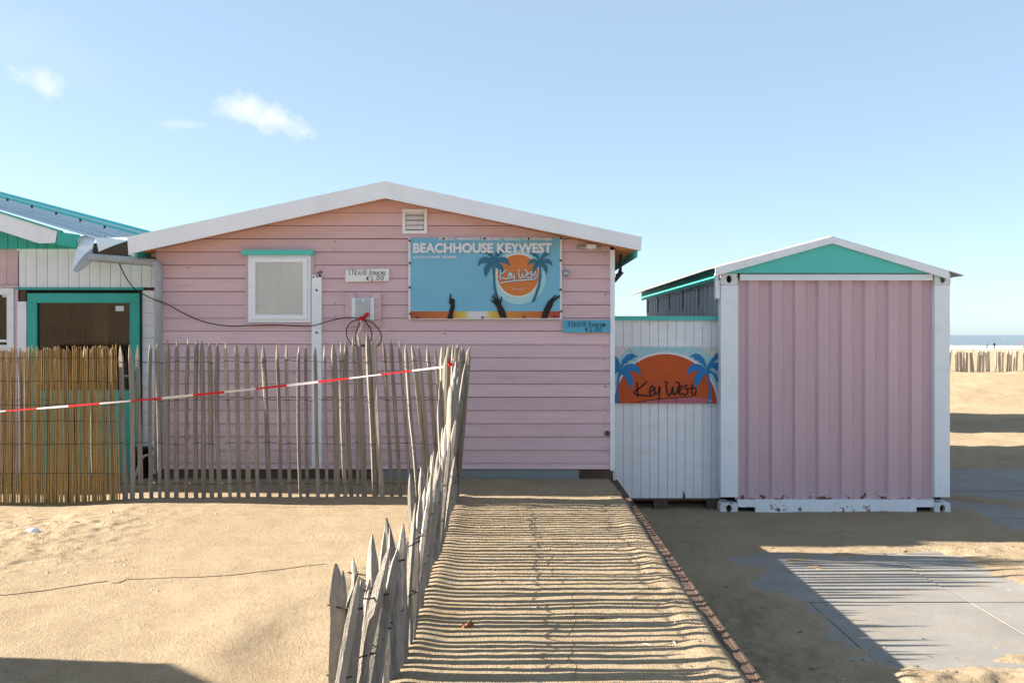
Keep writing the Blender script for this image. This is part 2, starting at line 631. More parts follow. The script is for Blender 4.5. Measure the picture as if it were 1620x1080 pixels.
def hills(x, y):
    """level of the sand at points x, y (numpy)"""
    # the beach left of the paling fence, and the sand blown over the walkway
    zl = WZ + 0.010 * fbm(x, y, 0.9, 2, 1) + 0.004 * fbm(x, y, 9, 3, 2)
    left = sstep(-0.55, -0.9, x)
    zl = zl - 0.060 * sstep(-3.1, -4.2, x) * gauss(y, 8.6, 1.4)
    rough = sstep(-2.2, -3.4, x) * sstep(9.0, 7.8, y) * sstep(5.6, 6.6, y)
    zl = zl + rough * 0.022 * np.maximum(fbm(x, y, 14, 2, 5), -0.2)
    # wind hollow beside the fence
    zl = zl - left * 0.016 * gauss(x, -0.98 - 0.10 * np.sin(y * 1.7), 0.17) * gauss(y, 4.75, 0.55)
    zl = zl + left * 0.015 * gauss(x, -1.35, 0.22) * gauss(y, 4.7, 0.9)
    zl = zl - left * 0.025 * gauss(x, -0.86, 0.10) * gauss(y, 5.9, 0.35)
    walk = sstep(-0.62, -0.42, x)
    flat = WZ + 0.004 + 0.006 * fbm(x, y, 2.2, 2, 9) + 0.0025 * fbm(x, y, 16, 2, 3)
    flat = flat + 0.018 * gauss(x, -0.46, 0.09) * (0.7 + 0.5 * vnoise(x * 0 + 3.0, y * 5, 4))
    lip = gauss(x, 0.90 + 0.03 * vnoise(x * 0, y * 2.2, 8), 0.075)
    flat = flat + lip * (0.007 + 0.010 * vnoise(x * 3, y * 3.4, 6)) * sstep(9.4, 8.6, y)
    flat = flat + lip * 0.014 * fbm(x, y, 13, 2, 11) * sstep(7.4, 6.2, y)
    edge = 1.012 + 0.022 * fbm(x * 0 + 1.0, y, 2.5, 3, 12)
    flat = flat - 0.05 * sstep(edge - 0.03, edge + 0.03, x)
    hole = gauss(x, 0.75, 0.05) * (np.sin(y * 2.6 + 1) > 0.72) * sstep(8.9, 8.5, y) * sstep(6.8, 7.4, y)
    zl = zl * (1 - walk) + flat * walk
    # the lower ground on the right
    base = 0.032 + 0.010 * fbm(x, y, 0.8, 3, 20) + 0.007 * fbm(x, y, 7, 4, 21)
    churn = sstep(2.35, 1.7, x + 0.25 * vnoise(x * 1.3, y * 1.3, 33)) * sstep(7.6, 6.6, y)
    base = base + churn * (0.05 + 0.06 * fbm(x, y, 6, 3, 22) + 0.018 * fbm(x, y, 20, 2, 23))
    base = base + 0.08 * sstep(5.9, 4.9, y) * sstep(1.9, 1.2, x)
    strip = gauss(y, 8.75 + 0.05 * (x - 4), 0.16) * sstep(3.0, 4.0, x)
    base = base + strip * 0.025 * np.maximum(fbm(x, y, 9, 3, 24), -0.3)
    near = gauss(y, 5.30 + 0.10 * (x - 2), 0.22) * sstep(1.9, 2.2, x)
    base = base + near * (0.05 + 0.03 * fbm(x, y, 11, 3, 25))
    # swept places where the slabs lie bare
    bare = sstep(1.60, 2.15, x + 0.25 * fbm(x, y, 2.5, 4, 26)) * sstep(5.30, 5.75, y + 0.22 * fbm(x, y, 2, 4, 27)) * sstep(8.80, 8.45, y + 0.14 * fbm(x, y, 1.6, 4, 28))
    bare = bare * (1 - 0.9 * sstep(3.5, 4.1, x) * sstep(7.35, 7.7, y))
    bare2 = sstep(4.75, 5.0, x + 0.2 * fbm(x, y, 1.4, 2, 29)) * sstep(9.1, 9.4, y) * sstep(14.9, 14.2, y)
    bare2 = bare2 * (1 - gauss(y - (x - 5.5) * -0.9, 11.3, 0.42))
    bare = np.maximum(bare, bare2)
    thin = 0.30 + 0.70 * sstep(-0.2, 0.55, fbm(x, y, 1.7, 3, 30))
    base = base - bare * (0.038 - 0.026 * sstep(0.30, 0.75, fbm(x, y, 2.1, 3, 31))) * (0.75 + 0.25 * thin) - 0.006 * np.abs(fbm(x, y, 16, 2, 60))
    zr = base
    zr = zr + 0.07 * sstep(16.5, 18.5, y) * (0.6 + fbm(x, y, 0.7, 3, 40) * 0.4)
    zr = zr + 0.022 * fbm(x, y, 5, 3, 41) * sstep(15.0, 16.5, y) * sstep(24, 21, y)
    bermline = 29.2 - 0.10 * (x - 14)
    zr = zr + (0.76 + 0.10 * fbm(x, y, 0.5, 3, 42)) * sstep(bermline - 4.8, bermline - 0.6, y) * sstep(bermline + 16, bermline + 3, y)
    zr = zr + 0.03 * fbm(x, y, 2.6, 3, 43) * sstep(bermline - 5, bermline - 3, y) * sstep(bermline + 8, bermline, y)
    track = gauss(y - (21.6 - 0.22 * (x - 10)), 0, 0.12)
    zr = zr + track * 0.05 * np.sin(x * 16)
    s = sstep(1.0, 1.045, x)
    z = zl * (1 - s) + zr * s
    z = np.where(y > 36, np.minimum(z, 0.3 - (y - 36) * 0.0098), z)
    # dunes far behind the camera
    z = z + 5.5 * sstep(-9, -34, y) + 0.8 * fbm(x, y, 0.13, 3, 50) * sstep(-8, -16, y)
    return z


def seq(*parts):
    out = []
    for a, b, s in parts:
        out += list(np.arange(a, b - 1e-6, s))
    return np.array(out)


gx = seq((-400, -60, 20), (-60, -12, 3), (-12, -5.6, 0.2), (-5.6, 4.0, 0.025), (4.0, 7.0, 0.05), (7.0, 20, 0.15), (20, 60, 2), (60, 600.1, 20))
gy = seq((-60, -6, 2), (-6, 3.0, 0.3), (3.0, 9.4, 0.025), (9.4, 12, 0.06), (12, 36, 0.16), (36, 330.1, 6))
GX, GY = np.meshgrid(gx, gy)
GZ = hills(GX, GY)
nx, ny = len(gx), len(gy)
gme = bpy.data.meshes.new('ground')
co = np.stack([GX, GY, GZ], -1).reshape(-1, 3).astype(np.float32)
idx = np.arange(nx * ny).reshape(ny, nx)
qu = np.stack([idx[:-1, :-1], idx[:-1, 1:], idx[1:, 1:], idx[1:, :-1]], -1).reshape(-1, 4)
gme.vertices.add(nx * ny)
gme.vertices.foreach_set('co', co.ravel())
gme.loops.add(qu.size)
gme.loops.foreach_set('vertex_index', qu.ravel().astype(np.int32))
gme.polygons.add(len(qu))
gme.polygons.foreach_set('loop_start', np.arange(0, qu.size, 4, dtype=np.int32))
gme.polygons.foreach_set('use_smooth', np.ones(len(qu), dtype=bool))
gme.update(calc_edges=True)
gme.materials.append(M_sand)
ground = bpy.data.objects.new('ground', gme)
C.objects.link(ground)
tag(ground, 'pale golden beach sand drifted round the huts and out to the sea', kind='structure')


def gz(x, y):
    return float(hills(np.array([float(x)]), np.array([float(y)]))[0])


# sea and surf
MB().add([(-6000, 255, -2.05), (6000, 255, -2.05), (6000, 9000, -2.05), (-6000, 9000, -2.05)], [(0, 1, 2, 3)]).build('sea', M_sea, label='grey blue sea along the horizon', kind='structure')
sf = MB()
xs = list(range(-300, 601, 3))
rs = random.Random(3)
for row, (y0, y1, z0) in enumerate(((262, 268, -2.0), (318, 326, -2.0))):
    a = [(x, y0 + 2.5 * math.sin(x * 0.07 + row) + rs.uniform(-1, 1), z0) for x in xs]
    b = [(x, y1 + 3 * math.sin(x * 0.045 + 2 * row) + rs.uniform(-2, 2), z0 + 0.25) for x in xs]
    n = len(xs)
    sf.add(a + b, [(i, i + 1, n + i + 1, n + i) for i in range(n - 1)])
sf.build('surf', M_foam, label='white line of breaking surf at the waterline', kind='structure')

# walkway of steel plates under the blown sand, with its rusty edge
walk = tag(bpy.data.objects.new('walkway', None), 'raised walkway of rusty steel plates covered with blown sand', kind='structure')
C.objects.link(walk)
walk.location = (0.25, 6, 0)
OFF[walk] = Vector((0.25, 6, 0))
yy = [2.0, 4.1, 6.35, 8.6, 10.06]
for a, b in zip(yy[:-1], yy[1:]):
    MB().box(-0.62, 1.046, a + 0.006, b - 0.006, 0.405, 0.441).build('plate', M_rustst, walk)
    MB().box(1.048, 1.062, a + 0.004, b - 0.004, -0.05, 0.447).build('edge_plate', M_rustst, walk)

# concrete slabs
pave = tag(bpy.data.objects.new('pavement', None), 'grey concrete slabs half buried under blown sand', kind='structure')
C.objects.link(pave)
pave.location = (3, 8, 0)
OFF[pave] = Vector((3, 8, 0))
rows = [5.42, 7.06, 8.62, 10.3, 12.05, 14.0]
for i, (a, b) in enumerate(zip(rows[:-1], rows[1:])):
    xj = [1.05, 2.11 if i == 0 else 1.75, 3.24, 4.9, 6.55, 8.2, 9.9]
    for c, d in zip(xj[:-1], xj[1:]):
        dz = random.uniform(-0.0015, 0.0015)
        g = 0.007
        sk = -0.012 * (a - 7)
        MB().hexa([(c + g, a + g, -0.1), (d - g, a + g, -0.1), (d - g, b - g, -0.1), (c + g, b - g, -0.1),
                   (c + g, a + g, 0.014 + dz), (d - g, a + g, 0.016 + dz), (d - g, b - g, 0.014 + dz), (c + g, b - g, 0.012 + dz)]).build('slab', M_conc, pave)

# ------------------------------------------------------------------ the pink beach house
HD = 10.10            # distance of its front wall
BD = 9.82             # distance of the front fascia
HX0, HX1 = X(247, HD), X(965, HD)
PKX, PKZ, SL = -1.255, 3.42, 0.217
BT = 0.168            # height of the fascia boards
SB = Z(742, HD)       # underside of the cladding
HB = 17.4             # rear of the house


def roof_top(x):
    return PKZ - SL * abs(x - PKX)


house = thing('beach_house', (-1.25, HD, WZ), 'long pink weatherboard beach house with low white edged gable', 'beach house')
# body
body = [(HX0 + 0.01, 0.30), (HX1, 0.30), (HX1, roof_top(HX1) - BT + 0.03), (PKX, PKZ - BT + 0.03), (HX0 + 0.01, roof_top(HX0) - BT + 0.03)]
MB().prism(body, HD + 0.002, HB).build('wall_core', M_groove, house)
PITCH = 0.1335
nrow = 0
zz = SB
while zz < PKZ - BT:
    h = 0.062 if nrow == 0 else PITCH
    g = 0.005
    j1, j2 = random.uniform(-.0035, .0035), random.uniform(-.0035, .0035)
    poly = [(HX0, zz + g + j1), (HX1, zz + g + j2), (HX1, zz + h), (HX0, zz + h)]
    lim = PKZ - BT + 0.03
    poly = clip(poly, SL, 1, lim + SL * PKX)
    poly = clip(poly, -SL, 1, lim - SL * PKX)
    if len(poly) >= 3:
        z0_, h_ = zz, h
        MB().prism(poly, lambda x, z: HD - 0.017 + 0.011 * (z - z0_) / h_, HD + 0.001).build('board', M_pink, house)
    zz += h
    nrow += 1
# cladding of the right hand side
zz = SB
top = roof_top(HX1) - BT
while zz < top:
    z1_ = min(zz + PITCH, top)
    MB().hexa([(HX1 + 0.017, HD + 0.05, zz + 0.005), (HX1 + 0.017, HB, zz + 0.005), (HX1 + 0.001, HB, zz + 0.005), (HX1 + 0.001, HD + 0.05, zz + 0.005),
               (HX1 + 0.006, HD + 0.05, z1_), (HX1 + 0.006, HB, z1_), (HX1 + 0.001, HB, z1_), (HX1 + 0.001, HD + 0.05, z1_)]).build('side_board', M_pink, house)
    zz += PITCH
# base planks below the cladding
MB().box(HX0, X(598, HD), HD - 0.004, HD + 0.05, WZ - 0.1, SB - 0.004).build('base_plank', M_tarred, house)
MB().box(X(600, HD), X(916, HD), HD - 0.01, HD + 0.05, WZ - 0.1, SB - 0.006).build('base_plank', M_base, house)
MB().box(X(918, HD), HX1 + 0.03, HD - 0.006, HD + 0.05, WZ - 0.1, SB - 0.008).build('base_plank', M_rustst, house)
# corner trim
MB().box(HX1, HX1 + 0.046, HD - 0.028, HD + 0.048, SB - 0.01, roof_top(HX1 + 0.046) - BT + 0.012).build('corner_trim', M_white, house)
# fascia boards, soffit and roof
for s in (-1, 1):
    L_ = 2.535 + (0.0 if s > 0 else 0.0)
    xe = PKX + s * L_
    ze = PKZ - SL * L_
    fas = MB().prism([(PKX, PKZ), (xe, ze), (xe - s * 0.012, ze - BT * (0.80 if s > 0 else 1.0)), (PKX, PKZ - BT)], BD - 0.015, BD + 0.015)
    fas.build('fascia_board', M_barge, house)
    for k in range(1):
        MB().prism([(PKX, PKZ - 0.028), (xe - s * 0.004, ze - 0.028), (xe - s * 0.004, ze - 0.006), (PKX, PKZ - 0.006)], BD + 0.016, HB + 0.25).build('roof_sheet', M_felt, house)
    zo = BT - 0.028
    MB().prism([(PKX, PKZ - zo), (xe - s * 0.02, ze - zo + 0.01), (xe - s * 0.02, ze - zo + 0.03), (PKX, PKZ - zo + 0.02)], BD + 0.017, HD - 0.020).build('soffit', M_soffit, house)
    # side eave: boards under the overhang and the teal edge board
    xi = HX1 + 0.05 if s > 0 else HX0 - 0.01
    MB().prism([(xi, roof_top(xi) - zo - 0.004), (xe - s * 0.06, ze - zo + 0.013), (xe - s * 0.06, ze - zo + 0.028), (xi, roof_top(xi) - zo + 0.012)], HD - 0.018, HB).build('soffit', M_soffit, house)
    MB().prism([(xe - s * 0.055, ze - 0.20), (xe - s * 0.03, ze - 0.19), (xe - s * 0.03, ze - 0.03), (xe - s * 0.055, ze - 0.03)], BD + 0.10, HB).build('eave_board', M_teal, house)

nl = MB()
rn = random.Random(9)
for k in range(90):
    row = rn.randrange(0, 17)
    xn = rn.choice((HX1 - .05, HX1 - .05, rn.uniform(HX0, HX1), X(530, HD), X(705, HD), X(300, HD)))
    zn = SB + .062 + PITCH * row + rn.choice((.02, .11)) + rn.uniform(-.006, .006)
    if zn < roof_top(xn) - BT - .03:
        nl.tube([(xn + rn.uniform(-.01, .01), HD - .018, zn), (xn, HD - .004, zn)], rn.uniform(.0025, .005), 6)
nl.build('nails', M_wire, house, kind='stuff')
# window
WD = HD - 0.03
win = thing('_', (0, 0, 0), '', '') if False else None
wx0, wx1, wz0, wz1 = X(393, WD), X(492, WD), Z(510, WD), Z(403, WD)


def frame(mb, x0, x1, z0, z1, t, ya, yb):
    mb.box(x0, x1, ya, yb, z0, z0 + t)
    mb.box(x0, x1, ya, yb, z1 - t, z1)
    mb.box(x0, x0 + t, ya, yb, z0 + t, z1 - t)
    mb.box(x1 - t, x1, ya, yb, z0 + t, z1 - t)
    return mb


frame(MB(), wx0 - 0.028, wx1 + 0.03, wz0 - 0.03, wz1 + 0.02, 0.032, HD - 0.030, HD + 0.01).build('window_surround', M_pink, house)
window = frame(frame(MB(), wx0 + 0.002, wx1 - 0.002, wz0 + 0.002, wz1 - 0.002, 0.028, HD - 0.045, HD - 0.002), wx0 + 0.032, wx1 - 0.032, wz0 + 0.032, wz1 - 0.032, 0.045, HD - 0.056, HD - 0.004).build('window', M_white, house, label='square white framed window')
box('pane', M_glass, window, wx0 + 0.07, wx1 - 0.07, HD - 0.044, HD - 0.040, wz0 + 0.07, wz1 - 0.07)
bl = MB()
nb = 24
for i in range(nb):
    a = wx0 + 0.03 + (wx1 - wx0 - 0.06) * i / nb
    b = wx0 + 0.03 + (wx1 - wx0 - 0.06) * (i + 1) / nb
    ya = HD - 0.030 + 0.004 * math.sin(i * 1.3)
    yb = HD - 0.030 + 0.004 * math.sin((i + 1) * 1.3)
    bl.add([(a, ya, wz0 + 0.03), (b, yb, wz0 + 0.03), (b, yb, wz1 - 0.03), (a, ya, wz1 - 0.03)], [(0, 1, 2, 3)])
bl.build('blind', M_blind, window)
box('lintel', M_teal_lt, house, X(384, WD), X(497, WD), HD - 0.085, HD - 0.012, Z(404, WD), Z(396, WD))
# upright white board beside the window
pb = MB().box(X(493.5, WD), X(509, WD), HD - 0.045, HD - 0.012, Z(740, WD), Z(435, WD)).build('upright_board', M_white, house, label='white upright board with dark bolts and a rotten top')
for y_ in (459, 526, 621, 673, 736):
    p = at(501, y_, HD - 0.046)
    MB().tube([(p.x, HD - 0.052, p.z), (p.x, HD - 0.040, p.z)], 0.011, 8).build('bolt', M_wire, pb)
rt = MB()
rq = random.Random(5)
for k in range(9):
    p = at(493 + rq.uniform(0, 16), 436 - rq.uniform(-3, 6), HD - 0.04)
    rt.tube([p, p + Vector((rq.uniform(-.02, .02), rq.uniform(-.01, .01), rq.uniform(.01, .03)))], [0.012, 0.004], 5)
rt.build('rotten_top', M_tarred, pb)
# vent grille
vx0, vx1, vz0, vz1 = X(637, HD), X(676, HD), Z(370, HD), Z(331.5, HD)
vent = frame(MB(), vx0, vx1, vz0, vz1, 0.03, HD - 0.036, HD - 0.005).build('vent', M_white, house, label='white square vent grille with four louvres')
box('vent_back', M_zinc, vent, vx0 + 0.02, vx1 - 0.02, HD - 0.014, HD - 0.008, vz0 + 0.02, vz1 - 0.02)
for k in range(4):
    z_ = vz0 + 0.045 + k * 0.0495
    MB().hexa([(vx0 + 0.034, HD - 0.042, z_), (vx1 - 0.034, HD - 0.042, z_), (vx1 - 0.034, HD - 0.038, z_ - 0.002), (vx0 + 0.034, HD - 0.038, z_ - 0.002),
               (vx0 + 0.04, HD - 0.018, z_ + 0.034), (vx1 - 0.04, HD - 0.018, z_ + 0.034), (vx1 - 0.04, HD - 0.014, z_ + 0.032), (vx0 + 0.04, HD - 0.014, z_ + 0.032)]).build('louvre', M_white, vent)
# rainwater pipe at the left corner
PY = 9.99
pp = [at(140, 407, PY), at(232, 414.5, PY), at(246, 417, PY), at(250.5, 424, PY), at(251, 440, PY), at(251, 742, PY)]
pipe = MB().tube(smooth_line(pp[:5], 3) + [pp[5]], 0.040, 12).build('downpipe', M_zinc, house, smooth=True, label='grey plastic rainwater pipe')
for y_ in (433, 481):
    p = at(251, y_, PY)
    MB().tube([p + Vector((0, 0, .022)), p - Vector((0, 0, .05))], 0.045, 12).build('pipe_collar', M_zinc, pipe)
# rusty stop bolt low on the cladding
p = at(960.5, 685, HD - 0.02)
MB().tube([(p.x, HD - 0.04, p.z), (p.x, HD, p.z)], 0.026, 10).build('bolt_head', M_rustst, house)

# ------------------------------------------------------------------ lettering tools
def text_poly(s, x0, x1, z0, z1, y, bold=0.0):
    cu = bpy.data.curves.new('lettering', 'FONT')
    cu.body = s
    cu.offset = bold
    cu.resolution_u = 3
    o = bpy.data.objects.new('lettering', cu)
    C.objects.link(o)
    dg = bpy.context.evaluated_depsgraph_get()
    me = o.evaluated_get(dg).to_mesh()
    vs = [v.co.copy() for v in me.vertices]
    fs = [tuple(p.vertices) for p in me.polygons]
    o.evaluated_get(dg).to_mesh_clear()
    C.objects.unlink(o)
    bpy.data.objects.remove(o)
    bpy.data.curves.remove(cu)
    ax, bx = min(v.x for v in vs), max(v.x for v in vs)
    az, bz = min(v.y for v in vs), max(v.y for v in vs)
    return [(x0 + (v.x - ax) / (bx - ax) * (x1 - x0), y, z0 + (v.y - az) / (bz - az) * (z1 - z0)) for v in vs], fs


KEYWEST = [
    [(405, 545), (412, 640), (415, 750)], [(545, 535), (450, 620), (365, 690), (470, 722), (585, 735)],
    [(583, 688), (622, 650), (630, 612), (603, 598), (577, 650), (582, 710), (610, 735), (645, 690)],
    [(648, 615), (648, 690), (668, 712), (698, 670), (714, 598), (712, 660), (704, 770)],
    [(772, 545), (812, 548), (800, 600), (815, 690), (838, 728), (868, 690), (888, 605), (890, 690), (915, 718), (950, 660), (976, 585), (962, 545), (928, 560)],
    [(965, 690), (1000, 640), (1012, 603), (986, 600), (964, 650), (985, 712), (1022, 690)],
    [(1100, 598), (1058, 592), (1046, 620), (1086, 655), (1088, 695), (1050, 718), (1020, 700)],
    [(1155, 570), (1143, 660), (1158, 722), (1190, 712), (1202, 650)], [(1085, 642), (1140, 628), (1208, 632)],
    [(400, 820), (560, 790), (700, 775), (940, 755), (1150, 740), (1192, 712)]]

PALM_R = [
    [(190, 330), (215, 240), (270, 180), (340, 160), (425, 205), (370, 210), (345, 225), (350, 245), (285, 260), (290, 280), (240, 300), (200, 362)],
    [(195, 375), (250, 320), (310, 300), (380, 305), (430, 350), (460, 460), (430, 440), (400, 410), (350, 400), (335, 412), (330, 394), (280, 402), (205, 402)],
    [(185, 390), (270, 398), (320, 420), (355, 500), (350, 580), (315, 645), (305, 590), (280, 560), (275, 530), (262, 542), (258, 490), (235, 492), (230, 465), (185, 430)]]


def disc(cx, cz, r, n=64):
    return [(cx + r * math.cos(2 * math.pi * k / n), cz + r * math.sin(2 * math.pi * k / n)) for k in range(n)]


def clip_rect(poly, x0, x1, z0, z1):
    for a, b, c in ((1, 0, x1), (-1, 0, -x0), (0, 1, z1), (0, -1, -z0)):
        poly = clip(poly, a, b, c)
    return poly


def flat(poly, y, name, m, parent):
    """a printed or painted flat shape a millimetre thick, its face at y"""
    return MB().prism(poly, y, y + 0.0012).build(name, m, parent)


GLY = {'S': [[(.9, .9), (.5, 1), (.12, .8), (.4, .55), (.8, .35), (.6, .02), (.1, .1)]], 'T': [[(0, 1), (1, .96)], [(.5, 1), (.48, 0)]],
       'R': [[(.1, 0), (.12, 1), (.7, .93), (.75, .65), (.12, .5), (.85, 0)]], 'A': [[(0, 0), (.5, 1), (.95, 0)], [(.2, .38), (.8, .4)]],
       'N': [[(.05, 0), (.05, 1), (.9, .05), (.92, 1)]], 'D': [[(.1, 0), (.12, 1), (.6, .9), (.9, .5), (.6, .1), (.1, 0)]],
       'O': [[(.5, .9), (.1, .6), (.2, .1), (.6, 0), (.9, .4), (.8, .8), (.5, .9)]], 'U': [[(.1, .9), (.12, .2), (.45, 0), (.8, .2), (.85, .9)]],
       'C': [[(.9, .85), (.5, 1), (.1, .6), (.2, .1), (.6, 0), (.9, .15)]], 'H': [[(.1, 1), (.1, 0)], [(.85, 1), (.85, 0)], [(.1, .5), (.85, .52)]],
       'E': [[(.8, .95), (.15, .95), (.1, .05), (.85, 0)], [(.12, .5), (.65, .52)]], '€': [[(.95, .9), (.6, 1), (.25, .7), (.25, .25), (.6, 0), (.95, .12)], [(0, .62), (.7, .62)], [(0, .4), (.65, .4)]],
       '1': [[(.15, .75), (.5, 1), (.5, 0)], [(.2, 0), (.85, 0)]], '.': [[(.2, .08), (.35, 0)]], '0': [[(.5, 1), (.12, .6), (.2, .1), (.55, 0), (.88, .4), (.8, .85), (.5, 1)]]}


def handwrite(s, x0, z0, adv, h, wd, y, seed, small=()):
    r = random.Random(seed)
    mb = MB()
    x = x0
    for i, ch in enumerate(s):
        hh = h * (0.72 if i in small else 1.0) * r.uniform(.9, 1.08)
        ww = adv * (0.78 if i not in small else 0.7)
        dz = r.uniform(-.05, .05) * h
        if ch in GLY:
            for st in GLY[ch]:
                mb.ribbon([(x + p[0] * ww, z0 + dz + p[1] * hh) for p in st], wd, y)
        x += adv * (0.45 if ch == '.' else 0.6 if ch == ' ' else 1.0 if i not in small else 0.86)
    return mb


# ------------------------------------------------------------------ the banner on the gable
BY = HD - 0.040
bx0, bx1, bz0, bz1 = X(646, BY), X(889, BY), Z(505, BY), Z(377, BY)
BS = 260 / 1620.0


def bn(x, z):
    """zoomed reading of the banner -> place"""
    return (X(640 + x * BS, BY), Z(360 + z * BS, BY))


banner = thing('banner', ((bx0 + bx1) / 2, BY, bz0), 'wide sky blue banner with orange sun, palms and raised hands on pink wall', 'banner')
box('backing_board', I_white, banner, bx0, bx1, BY, BY + 0.02, bz0, bz1)
b0, b1, b2, b3 = bn(58, 0)[0], bn(1532, 0)[0], bn(0, 824)[1], bn(0, 100)[1]
flat([(b0, b2), (b1, b2), (b1, b3), (b0, b3)], BY - 0.002, 'printed_sky', I_sky, banner)
flat([(b0, bn(0, 897)[1]), (b1, bn(0, 890)[1]), (b1, b2 - 0.0005), (b0, b2 - 0.0005)], BY - 0.002, 'printed_beach_band', I_band, banner)


def bdisc(cx, cz, r):
    c = bn(cx, cz)
    return disc(c[0], c[1], r * BS / F * BY)


flat(bdisc(1125, 490, 267), BY - 0.004, 'printed_halo', I_pale, banner)
flat(bdisc(1120, 470, 217), BY - 0.006, 'printed_ring', I_white, banner)
flat(bdisc(1120, 470, 204), BY - 0.008, 'printed_sun', I_orange, banner)


def bpoly(pts, y, name, m):
    return flat([bn(*p) for p in pts], y, name, m, banner)


for cx, cz, k, tr in ((880, 325, 0.60, [(868, 380), (896, 380), (892, 460), (897, 560), (918, 665), (890, 668), (872, 560), (868, 460)]),
                      (1335, 335, 0.46, [(1322, 370), (1346, 370), (1350, 470), (1338, 570), (1310, 660), (1280, 732), (1250, 732), (1290, 640), (1318, 540), (1328, 450)])):
    for sgn in (1, -1):
        for fr in PALM_R:
            bpoly([(cx + sgn * (q[0] - 190) * k, cz + (q[1] - 360) * k) for q in fr], BY - 0.010 - (0.0006 if sgn > 0 else 0), 'printed_frond', I_palm)
    bpoly([(cx - 20 * k, cz - 30 * k), (cx + 55 * k, cz - 95 * k), (cx + 40 * k, cz + 60 * k), (cx - 40 * k, cz + 60 * k), (cx - 55 * k, cz - 95 * k)], BY - 0.0112, 'printed_crown', I_palm)
    bpoly(tr, BY - 0.0092, 'printed_trunk', I_palm)
for hd in ([(420, 897), (445, 810), (455, 770), (440, 740), (442, 705), (450, 650), (458, 648), (462, 700), (490, 700), (497, 720), (495, 790), (480, 840), (475, 897)],
           [(945, 887), (925, 840), (905, 775), (880, 745), (848, 717), (856, 710), (890, 728), (858, 682), (866, 676), (898, 715), (870, 660), (880, 655), (912, 708), (900, 655), (908, 650), (928, 705), (940, 720), (952, 680), (962, 676), (960, 720), (950, 750), (985, 810), (1010, 887)],
           [(1345, 893), (1375, 800), (1415, 725), (1440, 705), (1490, 660), (1498, 668), (1460, 705), (1530, 662), (1530, 684), (1470, 732), (1460, 765), (1420, 850), (1410, 893)]):
    bpoly(hd, BY - 0.0135, 'printed_hand', I_black)


def blet(s, x0, x1, z0, z1, m, bold, y=BY - 0.0155):
    a, b = bn(x0, z1), bn(x1, z0)
    vs, fs = text_poly(s, a[0], b[0], a[1], b[1], y, bold)
    MB().add(vs, fs).build('lettering', m, banner)


blet('BEACHHOUSE KEYWEST', 86, 1452, 152, 252, I_white, 0.045)
blet('TERRAS | VERWARMD OVERDEKT TERRAS | STRANDHUISJES', 335, 1450, 98, 136, I_white, 0.035)
blet('LUNCH | DINER | BORREL', 86, 522, 280, 312, I_white, 0.03)
blet('Katwijk', 1060, 1190, 588, 626, mat('print_faded_brown', (0.66, 0.45, 0.36), 0.5, 0.05, 5, 0), 0.0)
for wd_, m_, y_ in ((0.017, I_palm, BY - 0.0148), (0.010, I_white, BY - 0.0165)):
    kw = MB()
    for st in KEYWEST:
        kw.ribbon([bn(925 + (q[0] - 365) / 840 * 385, 412 + (q[1] - 535) / 285 * 135) for q in st], wd_, y_)
    kw.build('script_lettering', m_, banner)
for px, py in ((52, 130), (52, 350), (52, 590), (57, 850), (1540, 105), (1540, 325), (1540, 612), (1545, 825), (385, 112), (790, 110), (1222, 112), (125, 885), (770, 884), (1180, 880), (1480, 878)):
    q = bn(px, py)
    MB().tube([(q[0], BY - 0.020, q[1]), (q[0], BY, q[1])], 0.011, 8).build('screw', M_wire, banner)

# price boards
SY = HD - 0.045
ps = thing('price_board', at(581, 446, SY), 'white hand lettered shower price board above the grey metal box', 'sign', 'shower price boards')
MB().hexa([at(546, 446, SY), at(615, 444.5, SY), at(615, 444.5, SY + .025), at(546, 446, SY + .025), at(547, 427, SY), at(616, 424.5, SY), at(616, 424.5, SY + .025), at(547, 427, SY + .025)]).build('plank', M_signw, ps)
q = at(551, 435, SY)
handwrite('STRAND DOUCHE', q.x, q.z, 0.0325, 0.050, 0.0055, SY - 0.003, 3, (8, 9, 10, 11, 12)).build('lettering', I_pen, ps)
q = at(579.5, 443.5, SY)
handwrite('€1.00', q.x, q.z, 0.042, 0.046, 0.0065, SY - 0.003, 4).build('lettering', I_pen, ps)
ps = thing('price_board', at(928, 526, SY), 'blue hand lettered shower price board at the right corner of pink wall', 'sign', 'shower price boards')
MB().hexa([at(891, 525.5, SY), at(964.5, 525.5, SY), at(964.5, 525.5, SY + .025), at(891, 525.5, SY + .025), at(890.5, 506.5, SY), at(964.5, 506.5, SY), at(964.5, 506.5, SY + .025), at(890.5, 506.5, SY + .025)]).build('plank', M_signb, ps)
q = at(898, 517, SY)
handwrite('STRAND DOUCHE', q.x, q.z, 0.0325, 0.052, 0.006, SY - 0.003, 6, (8, 9, 10, 11, 12)).build('lettering', I_pen, ps)
q = at(926, 524.5, SY)
handwrite('€1.00', q.x, q.z, 0.040, 0.044, 0.0065, SY - 0.003, 8).build('lettering', I_pen, ps)
MB().tube([at(956, 514.5, SY - 0.006), at(956, 514.5, SY + 0.004)], 0.012, 8).build('rusty_bolt', M_rustst, ps)

